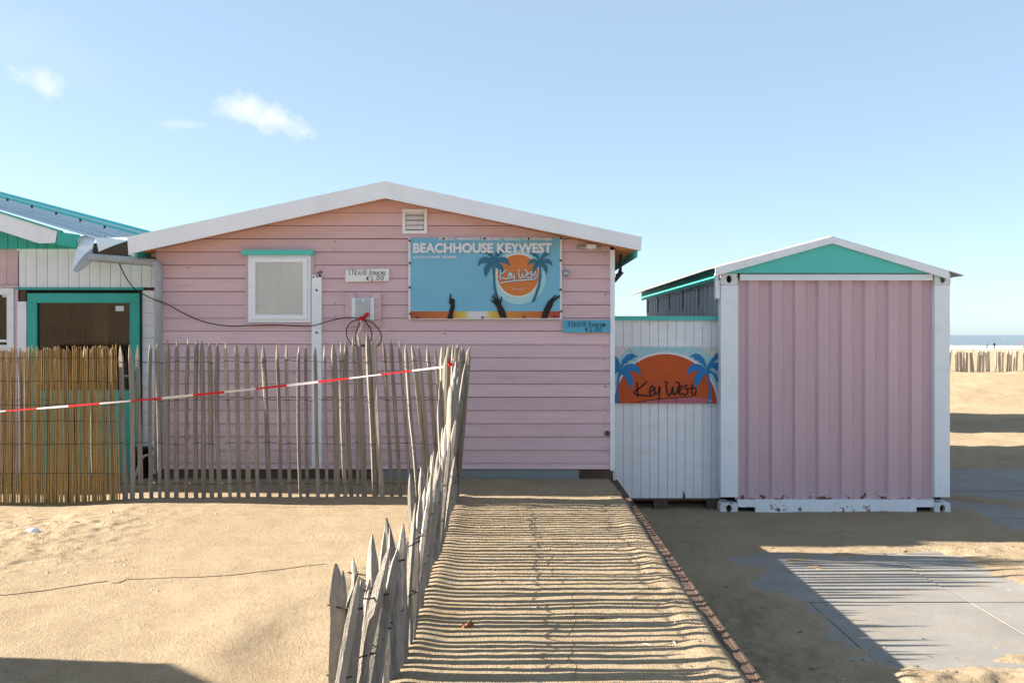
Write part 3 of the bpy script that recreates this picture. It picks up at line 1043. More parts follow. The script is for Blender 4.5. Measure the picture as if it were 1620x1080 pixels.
# electrical box with its pink surround
eb = thing('meter_box', at(574, 516, HD), 'grey metal box in a pink wooden surround with coiled black cable', 'electrical box')
EY = HD - 0.05
x0, x1, z0, z1 = X(547, EY), X(602.5, EY), Z(516, EY), Z(463, EY)
for a in ((x0, x0 + .09, z1 - .062, z1), (x1 - .09, x1, z1 - .062, z1), (x0, x0 + .06, z0 + .065, z1 - .064), (x1 - .06, x1, z0 + .065, z1 - .064), (x0, x1, z0, z0 + .062)):
    MB().box(a[0], a[1], EY, HD - 0.006, a[2], a[3]).build('surround_board', M_pink, eb)
bx = MB().box(x0 + .062, x1 - .064, EY - 0.02, HD - 0.007, z0 + .064, z1 - .055).build('housing', M_white, eb)
box('cover', M_galv, eb, x0 + .105, x1 - .105, EY - 0.045, EY - 0.021, z0 + .066, z1 - .062)
MB().tube([at(574.5, 475.5, EY - .055), at(574.5, 475.5, EY - .046)], 0.013, 8).build('lock', M_white, eb)
# tape remnant tied to it
tr = MB()
tr.tube([at(566, 505, EY - .07), at(572, 503, EY - .09), at(577, 506, EY - .07)], [.014, .022, .012], 6)
tr.tube(smooth_line([at(574, 505, EY - .08), at(579, 498, EY - .10), at(584, 497, EY - .10)], 2), [.008, .014, .02, .02, .012], 6)
tr.tube(smooth_line([at(570, 505, EY - .085), at(572, 516, EY - .11), at(566, 528, EY - .10), at(563, 532, EY - .09)], 3), [.007] * 4 + [.016] * 3 + [.009] * 3, 5, 1)
tr.build('tied_tape', [M_red, M_tapew], None, smooth=True, label='scrap of red and white tape knotted round cables at the metal box', cat='tape')
# black cable from the pavilion roof to the box, with its coil
cb = MB()
CY = HD - 0.055
line = [at(188, 416, 10.05), at(200, 440, 10.02), at(215, 458, 10.0), at(240, 472, 9.94), at(262, 480, 9.96), at(290, 495, CY), at(320, 508, CY), at(360, 515.5, CY), at(400, 514.5, CY - .03), at(440, 514, CY - .03), at(490, 515.5, CY - .04), at(520, 508, CY), at(545, 502.5, CY), at(570, 503, EY - .06)]
cb.tube(smooth_line(line, 4), 0.0055, 6)
for pts in ([(571, 504), (556, 509), (548, 522), (551, 538), (562, 546), (576, 546), (588, 536), (586, 520), (576, 506)],
            [(572, 505), (590, 511), (602, 526), (603, 539), (596, 548), (583, 550), (570, 545)], [(572, 505), (566, 518), (562, 534), (566, 545), (578, 548)]):
    cb.tube(smooth_line([at(a, b, EY - 0.06 - 0.004 * k) for k, (a, b) in enumerate(pts)], 4), 0.0055, 6)
cb.build('power_cable', M_cable, None, smooth=True, label='thin black cable slung across the pink wall and coiled below the metal box', cat='cable')

# lamps under the right end of the gable
wl = thing('wall_lamp', at(930, 395, HD), 'small metal twin wall lamp under the right end of the gable', 'lamp')
MB().tube([at(913, 391.5, HD - .05), at(929, 391, HD - .05)], [.02, .024], 8).build('lamp_holder', M_galv, wl)
MB().tube([at(940, 391.5, HD - .05), at(951, 392, HD - .05)], [.024, .016], 8).build('lamp_holder', M_galv, wl)
MB().box(X(927, HD), X(942, HD), HD - .085, HD - .012, Z(394.5, HD), Z(388, HD)).build('lamp_body', M_white, wl)
dl = MB()
c = at(896, 432.5, HD - 0.02)
prof = [(0.034, 0), (0.034, 0.014), (0.030, 0.026), (0.02, 0.036), (0.0, 0.04)]
vs, fs = [], []
for r_, d_ in prof:
    for k in range(14):
        a = 2 * math.pi * k / 14
        vs.append((c.x + r_ * math.cos(a), c.y - d_, c.z + r_ * math.sin(a)))
for i in range(len(prof) - 1):
    for k in range(14):
        fs.append((i * 14 + k, i * 14 + (k + 1) % 14, (i + 1) * 14 + (k + 1) % 14, (i + 1) * 14 + k))
dl.add(vs, fs).tube([(c.x, HD, c.z), (c.x, HD - 0.022, c.z)], 0.037, 14).build('bell_dome', M_galv, None, smooth=True, label='small round chrome dome beside the blue banner', cat='dome')
fl = thing('floodlight', at(984, 410, 10.35), 'black floodlight hanging on a bracket below the right eave', 'floodlight')
MB().box(X(979.5, 10.35), X(983.5, 10.35), 10.33, 10.37, Z(430, 10.35), Z(402, 10.35)).build('bracket', M_blackp, fl)
MB().tube([at(981, 426, 10.35), at(979, 433, 10.35), at(974, 436, 10.35)], .014, 6).build('arm', M_blackp, fl)
MB().hexa([at(971, 440, 10.30), at(983, 429, 10.30), at(983, 429, 10.48), at(971, 440, 10.48), at(973.5, 447.5, 10.30), at(987, 431.5, 10.30), at(987, 431.5, 10.48), at(973.5, 447.5, 10.48)]).build('lamp_head', M_blackp, fl)

# ------------------------------------------------------------------ the pavilion on the left
PD = 10.5
pav = thing('beach_pavilion', at(100, 740, PD), 'white and pink beach pavilion with teal door and sheet metal roof at left', 'pavilion')
# wall body behind the cladding, open behind the door
g0 = 0.30
MB().box(X(-330, PD), X(44, PD), PD + 0.03, PD + 0.09, g0, Z(393, PD)).build('wall_core', M_groove, pav)
MB().box(X(44.2, PD), X(250, PD), PD + 0.03, PD + 0.09, Z(460, PD), Z(393, PD)).build('wall_core', M_groove, pav)
MB().box(X(222, PD), X(262, PD), PD + 0.03, PD + 0.09, g0, Z(460.2, PD)).build('wall_core', M_groove, pav)
# white planks above the door
edges = [30, 41, 57.5, 75, 91.5, 108.5, 125, 141.5, 158, 174.5, 191, 207.5, 224, 240, 252]
for a, b in zip(edges[:-1], edges[1:]):
    box('plank', M_white, pav, X(a, PD) + 0.003, X(b, PD) - 0.002, PD - random.uniform(.0, .003), PD + 0.028, Z(454.5, PD), Z(392, PD))
box('drip_strip', M_teal, pav, X(28, PD), X(228, PD), PD - 0.02, PD + 0.028, Z(458.5, PD), Z(455, PD))
# white boards right of the door
zz = g0
while zz < Z(459.5, PD) - 0.02:
    z1_ = min(zz + 0.131, Z(459.5, PD))
    box('board', M_white, pav, X(225, PD), X(256, PD), PD + 0.004 + random.uniform(0, .003), PD + 0.029, zz + 0.003, z1_)
    zz += 0.131
# teal door
dz1 = Z(464, PD)
dx0, dx1 = X(45, PD), X(222, PD)
fw = 0.10
door = MB().box(dx0, dx0 + fw, PD - 0.03, PD + 0.05, g0, dz1 - fw - .0015).box(dx1 - fw, dx1, PD - 0.03, PD + 0.05, g0, dz1 - fw - .0015).box(dx0, dx1, PD - 0.03, PD + 0.05, dz1 - fw, dz1).build('door', M_teal, pav, label='teal framed door with dark glass')
zl_ = Z(617, PD)
box('door_panel', M_teal, door, dx0 + fw + .002, dx1 - fw - .002, PD - 0.012, PD + 0.03, g0, zl_)
box('pane', M_glassd, door, dx0 + fw, dx1 - fw, PD + 0.002, PD + 0.008, zl_ + .002, dz1 - fw)
MB().tube([at(194, 594.5, PD - .07), at(214, 594.5, PD - .07)], .011, 6).tube([at(212, 594.5, PD - .07), at(212, 594.5, PD - .02)], .010, 6).build('handle', M_zinc, door)
box('sticker', I_white, door, X(183, PD), X(196, PD), PD - 0.001, PD + 0.001, Z(492, PD), Z(484, PD))
box('lintel_gap', M_dark, pav, X(43, PD), X(224, PD), PD + 0.012, PD + 0.029, dz1 + .002, Z(459, PD))
# room behind the glass
for k in range(20):
    a = X(-22, PD) + k * 0.105
    box('inner_plank', M_brown, pav, a + .003, a + .102, PD + 2.2 + random.uniform(0, .01), PD + 2.23, g0, 2.7)
box('inner_floor', M_brown, pav, X(-20, PD), X(255, PD), PD + 0.1, PD + 2.3, 0.36, 0.41)
box('inner_ceiling', M_brown, pav, X(-20, PD), X(255, PD), PD + 0.1, PD + 2.3, 2.62, 2.66)
for a_ in (-24, 258):
    box('inner_wall', M_brown, pav, X(a_, PD), X(a_, PD) + .04, PD + 0.1, PD + 2.3, 0.3, 2.7)
box('inner_shelf', M_soffit, pav, X(60, PD + 1.7), X(175, PD + 1.7), PD + 1.6, PD + 1.9, 1.42, 1.46)
for k_ in range(5):
    box('reflected_siding', M_soffit, pav, X(146, PD + .8), X(166, PD + .8), PD + .8, PD + .83, 1.62 + k_ * .13, 1.74 + k_ * .13)  # boards added inside to imitate the siding reflected in the door glass
box('inner_frame', M_white, pav, X(167, PD + .8), X(171, PD + .8), PD + .78, PD + .83, 1.45, 2.4)
for k_, px_ in enumerate((76, 98, 118)):
    box('inner_post', M_soffit, pav, X(px_, PD + 1.2), X(px_ + 5, PD + 1.2), PD + 1.2, PD + 1.25, .42, 2.6)
# white post and pink wall with window at the frame edge
box('post', M_white, pav, X(28.5, PD), X(43, PD), PD - 0.02, PD + 0.028, g0, Z(477, PD))
box('post_cap', M_tarred, pav, X(33, PD), X(42, PD), PD - 0.015, PD + 0.026, Z(476.5, PD), Z(460, PD))
for k in range(12):
    b = X(28, PD) - k * 0.118
    box('plank', M_pink, pav, b - 0.115, b, PD - random.uniform(0, .003), PD + 0.028, Z(450, PD), Z(393.5, PD))
box('ledge', M_pink, pav, X(-300, PD), X(29, PD), PD - 0.022, PD + 0.028, Z(455, PD), Z(450.5, PD))
box('wall_panel', M_pink, pav, X(23.5, PD), X(28.2, PD), PD - 0.002, PD + 0.028, g0, Z(455.5, PD))
box('wall_panel', M_pink, pav, X(-300, PD), X(23.3, PD), PD - 0.002, PD + 0.028, g0, Z(557, PD))
pw = frame(MB(), X(-80, PD), X(23, PD), Z(556, PD), Z(455.6, PD), 0.07, PD - 0.025, PD + 0.03).build('window', M_white, pav, label='white window frame at the left photo edge')
box('pane', M_glassd, pw, X(-80, PD) + .07, X(23, PD) - .07, PD + .001, PD + .006, Z(556, PD) + .07, Z(455.6, PD) - .07)
box('window_sticker', I_white, pw, X(4, PD), X(12, PD), PD - .002, PD, Z(470, PD), Z(464, PD))
box('sash_bar', M_white, pw, X(-80, PD) + .07, X(23, PD) - .072, PD - .012, PD + .0005, Z(541, PD), Z(537, PD))
# gable in teal boards below the sloping fascia
GD = 10.42
for k in range(18):
    a, b = 121 - k * 15.5, 121 - (k - 1) * 15.5
    def up(px):
        return Z(min(364.4 + 0.318 * px, 388) - 6, GD)
    MB().prism([(X(a, GD) + .003, Z(393.5, GD)), (X(b, GD) - .003, Z(393.5, GD)), (X(b, GD) - .003, max(up(b), Z(389, GD))), (X(a, GD) + .003, max(up(a), Z(389, GD)))], GD - random.uniform(0, .003), GD + 0.03).build('gable_board', M_teal, pav)
FD = 10.2
MB().prism([(X(-160, FD), Z(336.7 - .314 * 160, FD)), (X(92, FD), Z(336.7 + .314 * 92, FD)), (X(88, FD), Z(384.5, FD)), (X(62, FD), Z(385, FD)), (X(-160, FD), Z(364.4 - .318 * 160, FD))], FD - .015, FD + .015).build('fascia_board', M_barge, pav)
MB().prism([(X(-160, FD), Z(334.2 - .314 * 160, FD)), (X(98, FD), Z(334.2 + .314 * 98, FD)), (X(98, FD), Z(336.9 + .314 * 98, FD)), (X(-160, FD), Z(336.9 - .314 * 160, FD))], FD - .03, FD + .03).build('edge_trim', M_teal, pav)
MB().hexa([at(89, 386.5, FD - .02), at(120, 391.5, FD - .02), at(120, 391.5, FD + .2), at(89, 386.5, FD + .2), at(92, 366.5, FD - .02), at(127, 371.5, FD - .02), at(127, 371.5, FD + .2), at(92, 366.5, FD + .2)]).build('gutter_end', M_teal, pav)
# sheet roof: near edge above the fascia, far edge along the crest
n0, n1 = at(-160, 334 - .314 * 160, FD + .02), at(150, 334 + .314 * 150 - 4, FD + .02)
f0, f1 = at(-190, 310.8 - .263 * 190, 15.0), at(300, 310.8 + .263 * 300, 15.0)


def roofp(u, v, dz=0.0):
    a = n0.lerp(n1, u)
    b = f0.lerp(f1, u)
    p = a.lerp(b, v)
    return Vector((p.x, p.y, p.z + dz))


rf = MB()
NV = 96
vsr, fsr = [], []
for j in range(NV + 1):
    v = j / NV
    dz = 0.04 if (j % 16 in (7, 8)) else 0.0
    for i in range(13):
        vsr.append(roofp(i / 12, v, dz))
for j in range(NV):
    for i in range(12):
        a = j * 13 + i
        fsr.append((a, a + 1, a + 14, a + 13))
roof = rf.add(vsr, fsr).build('roof_sheet', M_sheet, pav)
MB().tube([roofp(-0.02, 1.0, .02), roofp(1, 1.0, .02)], 0.06, 6).build('crest_trim', M_teal_lt, roof)
MB().tube([roofp(-0.02, .6, .05), roofp(1, .6, .05)], 0.022, 6).build('roof_rib', M_teal_lt, roof)
for k in range(7):
    p = roofp(.28 + k * .1, .32, .06)
    MB().tube([p, p + Vector((0, 0, .03))], .016, 6).build('screw', M_wire, roof)
# flashing torn loose at the valley, and the bent sheet beside it
def sheet(name, m, pts, th, parent):
    mb = MB()
    vs = [Vector(p) for p in pts]
    n = len(vs)
    tri = tessellate_polygon([[Vector((p.x, p.z, 0)) for p in vs]])
    o = Vector((0, th, 0))
    mb.add(vs + [p + o for p in vs], [tuple(t) for t in tri] + [tuple(q + n for q in t) for t in tri] + [(i, (i + 1) % n, (i + 1) % n + n, i + n) for i in range(n)])
    return mb.build(name, m, parent)


sheet('flashing', M_barge, [at(126, 374, 10.25), at(138, 372, 10.28), at(151, 376, 10.25), at(146, 388, 10.12), at(146, 410, 10.06), at(133, 424, 10.0), at(120, 431, 9.98), at(114, 427, 10.0), at(118, 408, 10.08), at(122, 390, 10.2)], .012, pav)
sheet('flashing', M_zinc, [at(147, 392, 10.05), at(144, 404, 10.0), at(146, 413, 9.97), at(132, 424, 9.96), at(121, 431, 9.95), at(115, 428, 9.96), at(124, 414, 9.97), at(134, 402, 10.0)], .012, pav)
sheet('bent_sheet', M_white, [at(151, 376, 9.95), at(216, 375, 10.3), at(204, 380, 10.1), at(180, 388, 10.0), at(156, 398, 9.92)], .01, pav)
sheet('valley_board', M_tarred, [at(145, 405, 10.35), at(148, 385, 10.35), at(205, 378, 10.35), at(206, 406, 10.35)], .03, pav)
sheet('valley_board', M_white, [at(203, 399, 10.30), at(247, 396, 10.30), at(247, 407, 10.30), at(203, 404, 10.30)], .02, pav)
# unseen extension of the pavilion, added to shade the sand along the walls
MB().box(-9.6, -6.1, 9.87, PD + .02, .3, 3.55).build('shading_wall', M_pink, pav)
MB().prism([(-9.8, 3.56), (-6.05, 3.56), (-6.05, 3.62), (-7.9, 3.95), (-9.8, 3.62)], 9.85, PD + .05).build('shading_roof', M_barge, pav)
# bin and bent tube chair at the foot of the wall
bn_ = MB()
p = at(222, 742, 10.2)
vs, fs = [], []
for r_, z_ in ((.075, .40), (.095, .72), (.105, .72), (.105, .75), (.085, .75), (.08, .45)):
    for k in range(14):
        a = 2 * math.pi * k / 14
        vs.append((p.x + r_ * math.cos(a), 10.25 + r_ * math.sin(a), z_))
for i in range(5):
    for k in range(14):
        fs.append((i * 14 + k, i * 14 + (k + 1) % 14, (i + 1) * 14 + (k + 1) % 14, (i + 1) * 14 + k))
bn_.add(vs, fs).build('bucket', M_blackp, None, smooth=True, label='dark bucket at the foot of the teal door', cat='bucket')
MB().tube(smooth_line([at(212, 760, 9.75), at(220, 735, 9.78), at(227, 722, 9.8), at(236, 720, 9.85), at(246, 726, 9.95), at(250, 745, 10.0)], 4), .012, 8).build('bent_tube', M_zinc, None, smooth=True, label='bent white metal tube standing in the sand by the downpipe', cat='tube')

# ------------------------------------------------------------------ white plank screen between house and container
SD = 10.80
scr = thing('plank_screen', at(1055, 787, SD), 'white vertical plank screen with teal cap between pink house and container', 'screen')
sx0, sx1 = X(958, SD), X(1139.5, SD)
npl = 13
for k in range(npl):
    a = sx0 + (sx1 - sx0) * k / npl
    b = sx0 + (sx1 - sx0) * (k + 1) / npl
    zb = Z(787.5, SD) + (0.0 if k != 9 else 0.0)
    MB().box(a + .0025, b - .0015, SD - random.uniform(0, .002), SD + .02, zb, Z(507, SD)).build('plank', M_white, scr)
box('backing', M_dark, scr, sx0, sx1, SD + .021, SD + .05, Z(787, SD) + .01, Z(507, SD) - .01)
box('cap', M_teal_lt, scr, sx0, sx1, SD - .035, SD + .06, Z(506.8, SD), Z(500, SD))
MB().prism([at(p_, q_, SD).xz[:] if False else (X(p_, SD), Z(q_, SD)) for p_, q_ in ((1080, 787), (1085, 787), (1083, 781), (1081, 775))], SD - .006, SD - .003).build('rotten_notch', M_tarred, scr)
pal = thing('pallet', at(1055, 808, SD), 'dark old pallet carrying the white plank screen', 'pallet')
zg = 0.0
for x_ in (985, 1044, 1128):
    box('block', M_tarred, pal, X(x_ - 11, SD), X(x_ + 11, SD), SD - .05, SD + .10, 0.0, Z(790.5, SD))
box('deck_board', M_tarred, pal, sx0, sx1, SD - .03, SD + .10, Z(790.3, SD), Z(788, SD))
box('bottom_board', M_tarred, pal, sx0, sx1, SD + .3, SD + .38, 0.0, Z(788, SD))

# Key West sign on the screen
KY = SD - 0.03
KS = 190 / 1620.0


def kn(x, z):
    return (X(960 + x * KS, KY), Z(540 + z * KS, KY))


ks = thing('painted_sign', (kn(800, 0)[0], KY, kn(0, 835)[1]), 'painted sign with orange sun and blue palms on white plank screen', 'sign')
kx0, kx1, kz0, kz1 = kn(106, 0)[0], kn(1503, 0)[0], kn(0, 835)[1], kn(0, 74)[1]
box('board', I_offw, ks, kx0, kx1, KY, KY + .022, kz0, kz1)
ks_len = KS / F * KY


def kdisc(r, ox=0):
    c = kn(790 + ox, 864)
    return clip_rect(disc(c[0], c[1], r * ks_len, 120), kx0 + .002, kx1 - .002, kz0 + .002, kz1 - .002)


flat(kdisc(905), KY - .002, 'painted_halo', I_pale, ks)
flat(kdisc(722), KY - .004, 'painted_ring', I_white, ks)
flat(kdisc(694), KY - .006, 'painted_sun', I_deep, ks)
flat([kn(330, 833), kn(1440, 833), kn(1380, 770), kn(1150, 745), kn(700, 780)], KY - .0075, 'painted_glow', I_pinkp, ks)
EXTRA = [[(110, 195), (140, 220), (165, 270), (185, 330), (172, 362), (130, 350), (108, 320)], [(108, 345), (190, 350), (190, 412), (150, 400), (108, 445)]]
TR = [(160, 400), (200, 410), (165, 520), (152, 650), (166, 832), (118, 832), (122, 680), (138, 520)]
for mir in (0, 1):
    def mm(p):
        return kn(1530 - p[0], p[1]) if mir else kn(*p)
    fr_ = PALM_R + EXTRA
    if mir:
        fr_ = PALM_R + [[(30, 150), (62, 165), (120, 240), (180, 330), (172, 362), (110, 320), (70, 250), (30, 230)], [(30, 290), (90, 285), (190, 350), (190, 412), (110, 350), (30, 400)], [(32, 520), (60, 440), (120, 390), (190, 380), (190, 420), (110, 430), (70, 500), (50, 550)]]
    for i, fr in enumerate(fr_):
        pts = [mm(p) for p in fr]
        flat(pts, KY - .0092 - .0005 * i, 'painted_frond', I_blue, ks)
    flat([mm(p) for p in TR], KY - .0088, 'painted_trunk', I_blue, ks)
kw = MB()
for st in KEYWEST[:-1]:
    kw.ribbon(smooth_line([Vector((*kn(*p), 0)) for p in st], 3), 0.0155, KY - .0135)
kw.ribbon([kn(*p) for p in KEYWEST[-1]], 0.008, KY - .0135)
for x_ in (700, 942):
    kw.ribbon([kn(x_, 745), kn(x_, 830)], 0.005, KY - .0137)
kw.ribbon([kn(300, 85), kn(385, 250), kn(505, 520)], 0.003, KY - .0140)
kw.build('script_lettering', I_black, ks)
for p_ in ((1393, 798), (1412, 108), (815, 98)):
    q = kn(*p_)
    MB().tube([(q[0], KY - .016, q[1]), (q[0], KY, q[1])], .010, 8).build('screw', M_galv, ks)

# ------------------------------------------------------------------ the shipping container with its little roof
CD = 10.57
cx0, cx1 = X(1140.5, CD), X(1503, CD)
czt = Z(433, CD)
CB = CD + 6.06
cont = thing('shipping_container', ((cx0 + cx1) / 2, CD, 0.0), 'pink corrugated shipping container with white frame and teal gabled roof', 'container')
cl, cr = X(1168, CD), X(1479, CD)
zb0, zb1 = Z(813, CD) - 0.0, Z(790.5, CD)
zt0 = Z(443.5, CD)
pwid = (X(1168, CD) - cx0)
# corner posts with a stepped left edge
for side in (0, 1):
    xa, xb = (cx0, cl) if side == 0 else (cr, cx1)
    MB().box(xa, xb, CD + .004, CD + .14, zb1 + .03, czt - .12).build('corner_post', M_cwhite, cont)


def casting(name, xa, xb, za, zb, ya, yb, parent):
    """steel corner block with the oval lifting hole"""
    n = 20
    cxm, czm = (xa + xb) / 2, (za + zb) / 2
    outer, inner = [], []
    for k in range(n):
        a = 2 * math.pi * k / n
        dx, dz = math.cos(a), math.sin(a)
        s = min((xb - xa) / 2 / max(abs(dx), 1e-6), (zb - za) / 2 / max(abs(dz), 1e-6))
        outer.append((cxm + dx * s, czm + dz * s))
        inner.append((cxm + dx * .030, czm + dz * .042))
    vs = [(p[0], ya, p[1]) for p in outer] + [(p[0], ya, p[1]) for p in inner] + [(p[0], ya + .07, p[1]) for p in inner] + [(p[0], yb, p[1]) for p in outer]
    fs = []
    for k in range(n):
        j = (k + 1) % n
        fs += [(k, j, n + j, n + k), (n + k, n + j, 2 * n + j, 2 * n + k), (j, k, 3 * n + k, 3 * n + j)]
    fs.append(tuple(3 * n + k for k in range(n)))
    o = MB().add(vs, fs).build(name, M_casting, parent)
    MB().tube([(cxm, ya + .066, czm), (cxm, ya + .10, czm)], .045, 12).build('hole', M_dark, o)


for xa, xb in ((cx0 - .004, cx0 + .178), (cx1 - .166, cx1 + .004)):
    casting('corner_casting', xa, xb, czt - .118, czt + .004, CD - .004, CD + .16, cont)
    casting('corner_casting', xa, xb, zb0, zb0 + .12, CD - .004, CD + .16, cont)
# rails
MB().box(cl + .02, cr - .02, CD + .002, CD + .06, zt0, czt - .004).build('top_rail', M_cwhite, cont)
s0, s1, s2, s3 = X(1169, CD), X(1195, CD), X(1450, CD), X(1478, CD)
MB().box(s1, s2, CD + .002, CD + .06, zb0 + .012, zb1).build('bottom_rail', M_cwhite, cont)
for a, b in ((cx0 + .18, s1 - .001), (s2 + .001, cx1 - .168)):
    MB().box(a, b, CD + .004, CD + .06, zb0 + .075, zb1 - .001).build('rail_end', M_cwhite, cont)
    box('fork_pocket', M_dark, cont, a, b, CD + .10, CD + .13, zb0, zb0 + .08)
# corrugated front
pit = 37.05 / F * CD
xs_, ys_ = [], []
x = X(1185, CD)
prof = [(cl - .02, .075)]
fl0 = X(1185.5, CD)
for k in range(8):
    a = fl0 + k * pit
    prof += [(a - .022, .075), (a + .002, .040), (a + .108, .040), (a + .130, .075)]
prof += [(cr + .02, .075)]
vs = []
for (a, d_) in prof:
    vs += [(a, CD + d_, zb1 - .05), (a, CD + d_, zt0 + .02)]
fs = [(2 * i, 2 * i + 2, 2 * i + 3, 2 * i + 1) for i in range(len(prof) - 1)]
MB().add(vs, fs).build('front_panel', M_cpink, cont)
# corrugated sides
for xs0, sg in ((cx0 + .03, -1), (cx1 - .03, 1)):
    vs, k = [], 0
    y = CD + .16
    pts = []
    while y < CB - .1:
        pts += [(y, 0), (y + .07, 0), (y + .138, .036), (y + .208, .036)]
        y += .276
    for (yy_, d_) in pts:
        vs += [(xs0 + sg * (-d_), yy_, .12), (xs0 + sg * (-d_), yy_, czt - .08)]
    fs = [(2 * i, 2 * i + 2, 2 * i + 3, 2 * i + 1) for i in range(len(pts) - 1)]
    MB().add(vs, fs).build('side_panel', M_steelside if sg < 0 else M_cpink, cont)
    MB().box(min(xs0, xs0 - sg * .06), max(xs0, xs0 - sg * .06) + .01, CD + .16, CB, czt - .085, czt - .004).build('side_rail', M_cwhite, cont)
    MB().box(min(xs0, xs0 - sg * .06), max(xs0, xs0 - sg * .06) + .01, CD + .16, CB, zb0 + .01, .13).build('side_rail', M_cwhite, cont)
box('rear_panel', M_cpink, cont, cx0 + .03, cx1 - .03, CB - .06, CB, .1, czt)
# roof: gable board, trims, sheets
RD = CD - .03
pkx, pkz = X(1315.5, RD), Z(375, RD)
el, er = (X(1131, RD), Z(424, RD)), (X(1500, RD), Z(429, RD))
tri = [(el[0] + .12, czt + .006), (er[0] - .05, czt + .006), (pkx, pkz - .04)]
cutx = [X(v, RD) for v in (1120, 1276, 1340, 1445, 1520)]
gb = MB().prism([(el[0] + .05, czt + .006), (er[0] - .03, czt + .006), (er[0] - .03, er[1] - .02), (pkx, pkz - .045), (el[0] + .05, el[1] - .02)], RD + .004, RD + .03).build('gable_board', M_teal_lt, cont)
for (ex, ez) in (el, er):
    MB().prism([(pkx, pkz), (ex, ez), (ex, ez - .085), (pkx, pkz - .068)], RD - .025, RD + .003).build('verge_board', M_barge, cont)
# corrugated sheets either side of the ridge, wavy along the eaves
for (ex, ez), sg in ((el, -1), (er, 1)):
    ext = .10 if sg < 0 else .17
    ln = Vector((ex - pkx, ez - pkz))
    t_ = ln.normalized()
    vs = []
    ycount = int((CB + .45 - (RD + .0)) / .0365)
    for j in range(ycount + 1):
        y = RD - .01 + j * .0365
        wv = .012 if j % 2 else -.004
        a = (pkx, pkz + .002 + wv)
        e_ = (pkx + t_.x * (ln.length + ext), pkz + t_.y * (ln.length + ext) + .002 + wv)
        vs += [(a[0], y, a[1]), (e_[0], y, e_[1])]
    fs = [(2 * j, 2 * j + 1, 2 * j + 3, 2 * j + 2) for j in range(ycount)]
    ob = MB().add(vs, fs).build('roof_sheet', M_corr, cont)
    sm = ob.modifiers.new('solid', 'SOLIDIFY')
    sm.thickness = .006
    # edge board under the eave
    ea = (pkx + t_.x * (ln.length - .07), pkz + t_.y * (ln.length - .07))
    MB().box(min(ea[0], ea[0] + sg * .02), max(ea[0], ea[0] + sg * .02), RD + .05, CB + .25, ea[1] - .145, ea[1] - .012).build('eave_board', M_teal, cont)
    for k in range(6):
        yb = RD + .35 + k * 1.12
        xo = ea[0] - sg * .02
        MB().box(min(xo, xo - sg * .03), max(xo, xo - sg * .03), yb, yb + .07, ea[1] - .36, ea[1] - .03).build('eave_bracket', M_zinc, cont)
MB().box(X(1133, CD), X(1140, CD) - .001, CD + .02, CD + .10, Z(472, CD), Z(432, CD)).build('bracket_board', M_cwhite, cont)

# unseen copy of the container, added behind it to cast shadow on the beach


def copy_tree(o, parent, shift):
    c = o.copy()
    C.objects.link(c)
    if parent is None:
        c.location = o.location + Vector(shift)
    else:
        c.parent = parent
    for ch in list(o.children):
        copy_tree(ch, c, shift)
    return c


c2 = copy_tree(cont, None, (3.05, 8.5, 0.02))
for ch in list(c2.children_recursive):
    pass
c2['label'] = 'unseen container copy added behind the front one to shade the beach beyond it'
c2.scale = (1, .72, .93)

# ------------------------------------------------------------------ paling fences
def paling(base, top, wd, th, rng, name, m, parent, tip=0.11, twist=None):
    """one cleft chestnut pale: uneven section, slightly bowed, pointed top"""
    base, top = Vector(base), Vector(top)
    ax = (top - base)
    L_ = ax.length
    ax.normalize()
    tw = rng.uniform(-.5, .5) if twist is None else twist
    s = Vector((math.cos(tw), math.sin(tw), 0))
    s = (s - ax * s.dot(ax)).normalized()
    q = ax.cross(s).normalized()
    sides = 6
    ang = [2 * math.pi * k / sides + rng.uniform(-.3, .3) for k in range(sides)]
    rad = [rng.uniform(.72, 1.15) for _ in range(sides)]
    bow1, bow2 = rng.uniform(-.016, .016), rng.uniform(-.010, .010)
    kn_ = rng.uniform(.2, .8)
    hs = [0, .18, .38, .58, .78, 1 - tip / L_, 1 - tip * .35 / L_, 1.0]
    vs, fs = [], []
    lean = rng.uniform(-.3, .3)
    for i, h in enumerate(hs):
        f = 1.0 + rng.uniform(-.10, .10) + .18 * math.exp(-((h - kn_) / .06) ** 2)
        if i == len(hs) - 2:
            f *= .55
        if i == len(hs) - 1:
            f *= .14
        cpt = base + ax * (h * L_) + s * (bow1 * math.sin(h * 3.1) + rng.uniform(-.003, .003) + (lean * wd * .5 if i >= len(hs) - 1 else 0)) + q * bow2 * math.sin(h * 3.1)
        for a, r_ in zip(ang, rad):
            vs.append(cpt + s * math.cos(a) * r_ * wd / 2 * f + q * math.sin(a) * r_ * th / 2 * f)
    n = len(hs)
    for i in range(n - 1):
        for k in range(sides):
            j = (k + 1) % sides
            fs.append((i * sides + k, i * sides + j, (i + 1) * sides + j, (i + 1) * sides + k))
    fs.append(tuple((n - 1) * sides + k for k in range(sides)))
    return MB().add(vs, fs).build(name, m, parent)


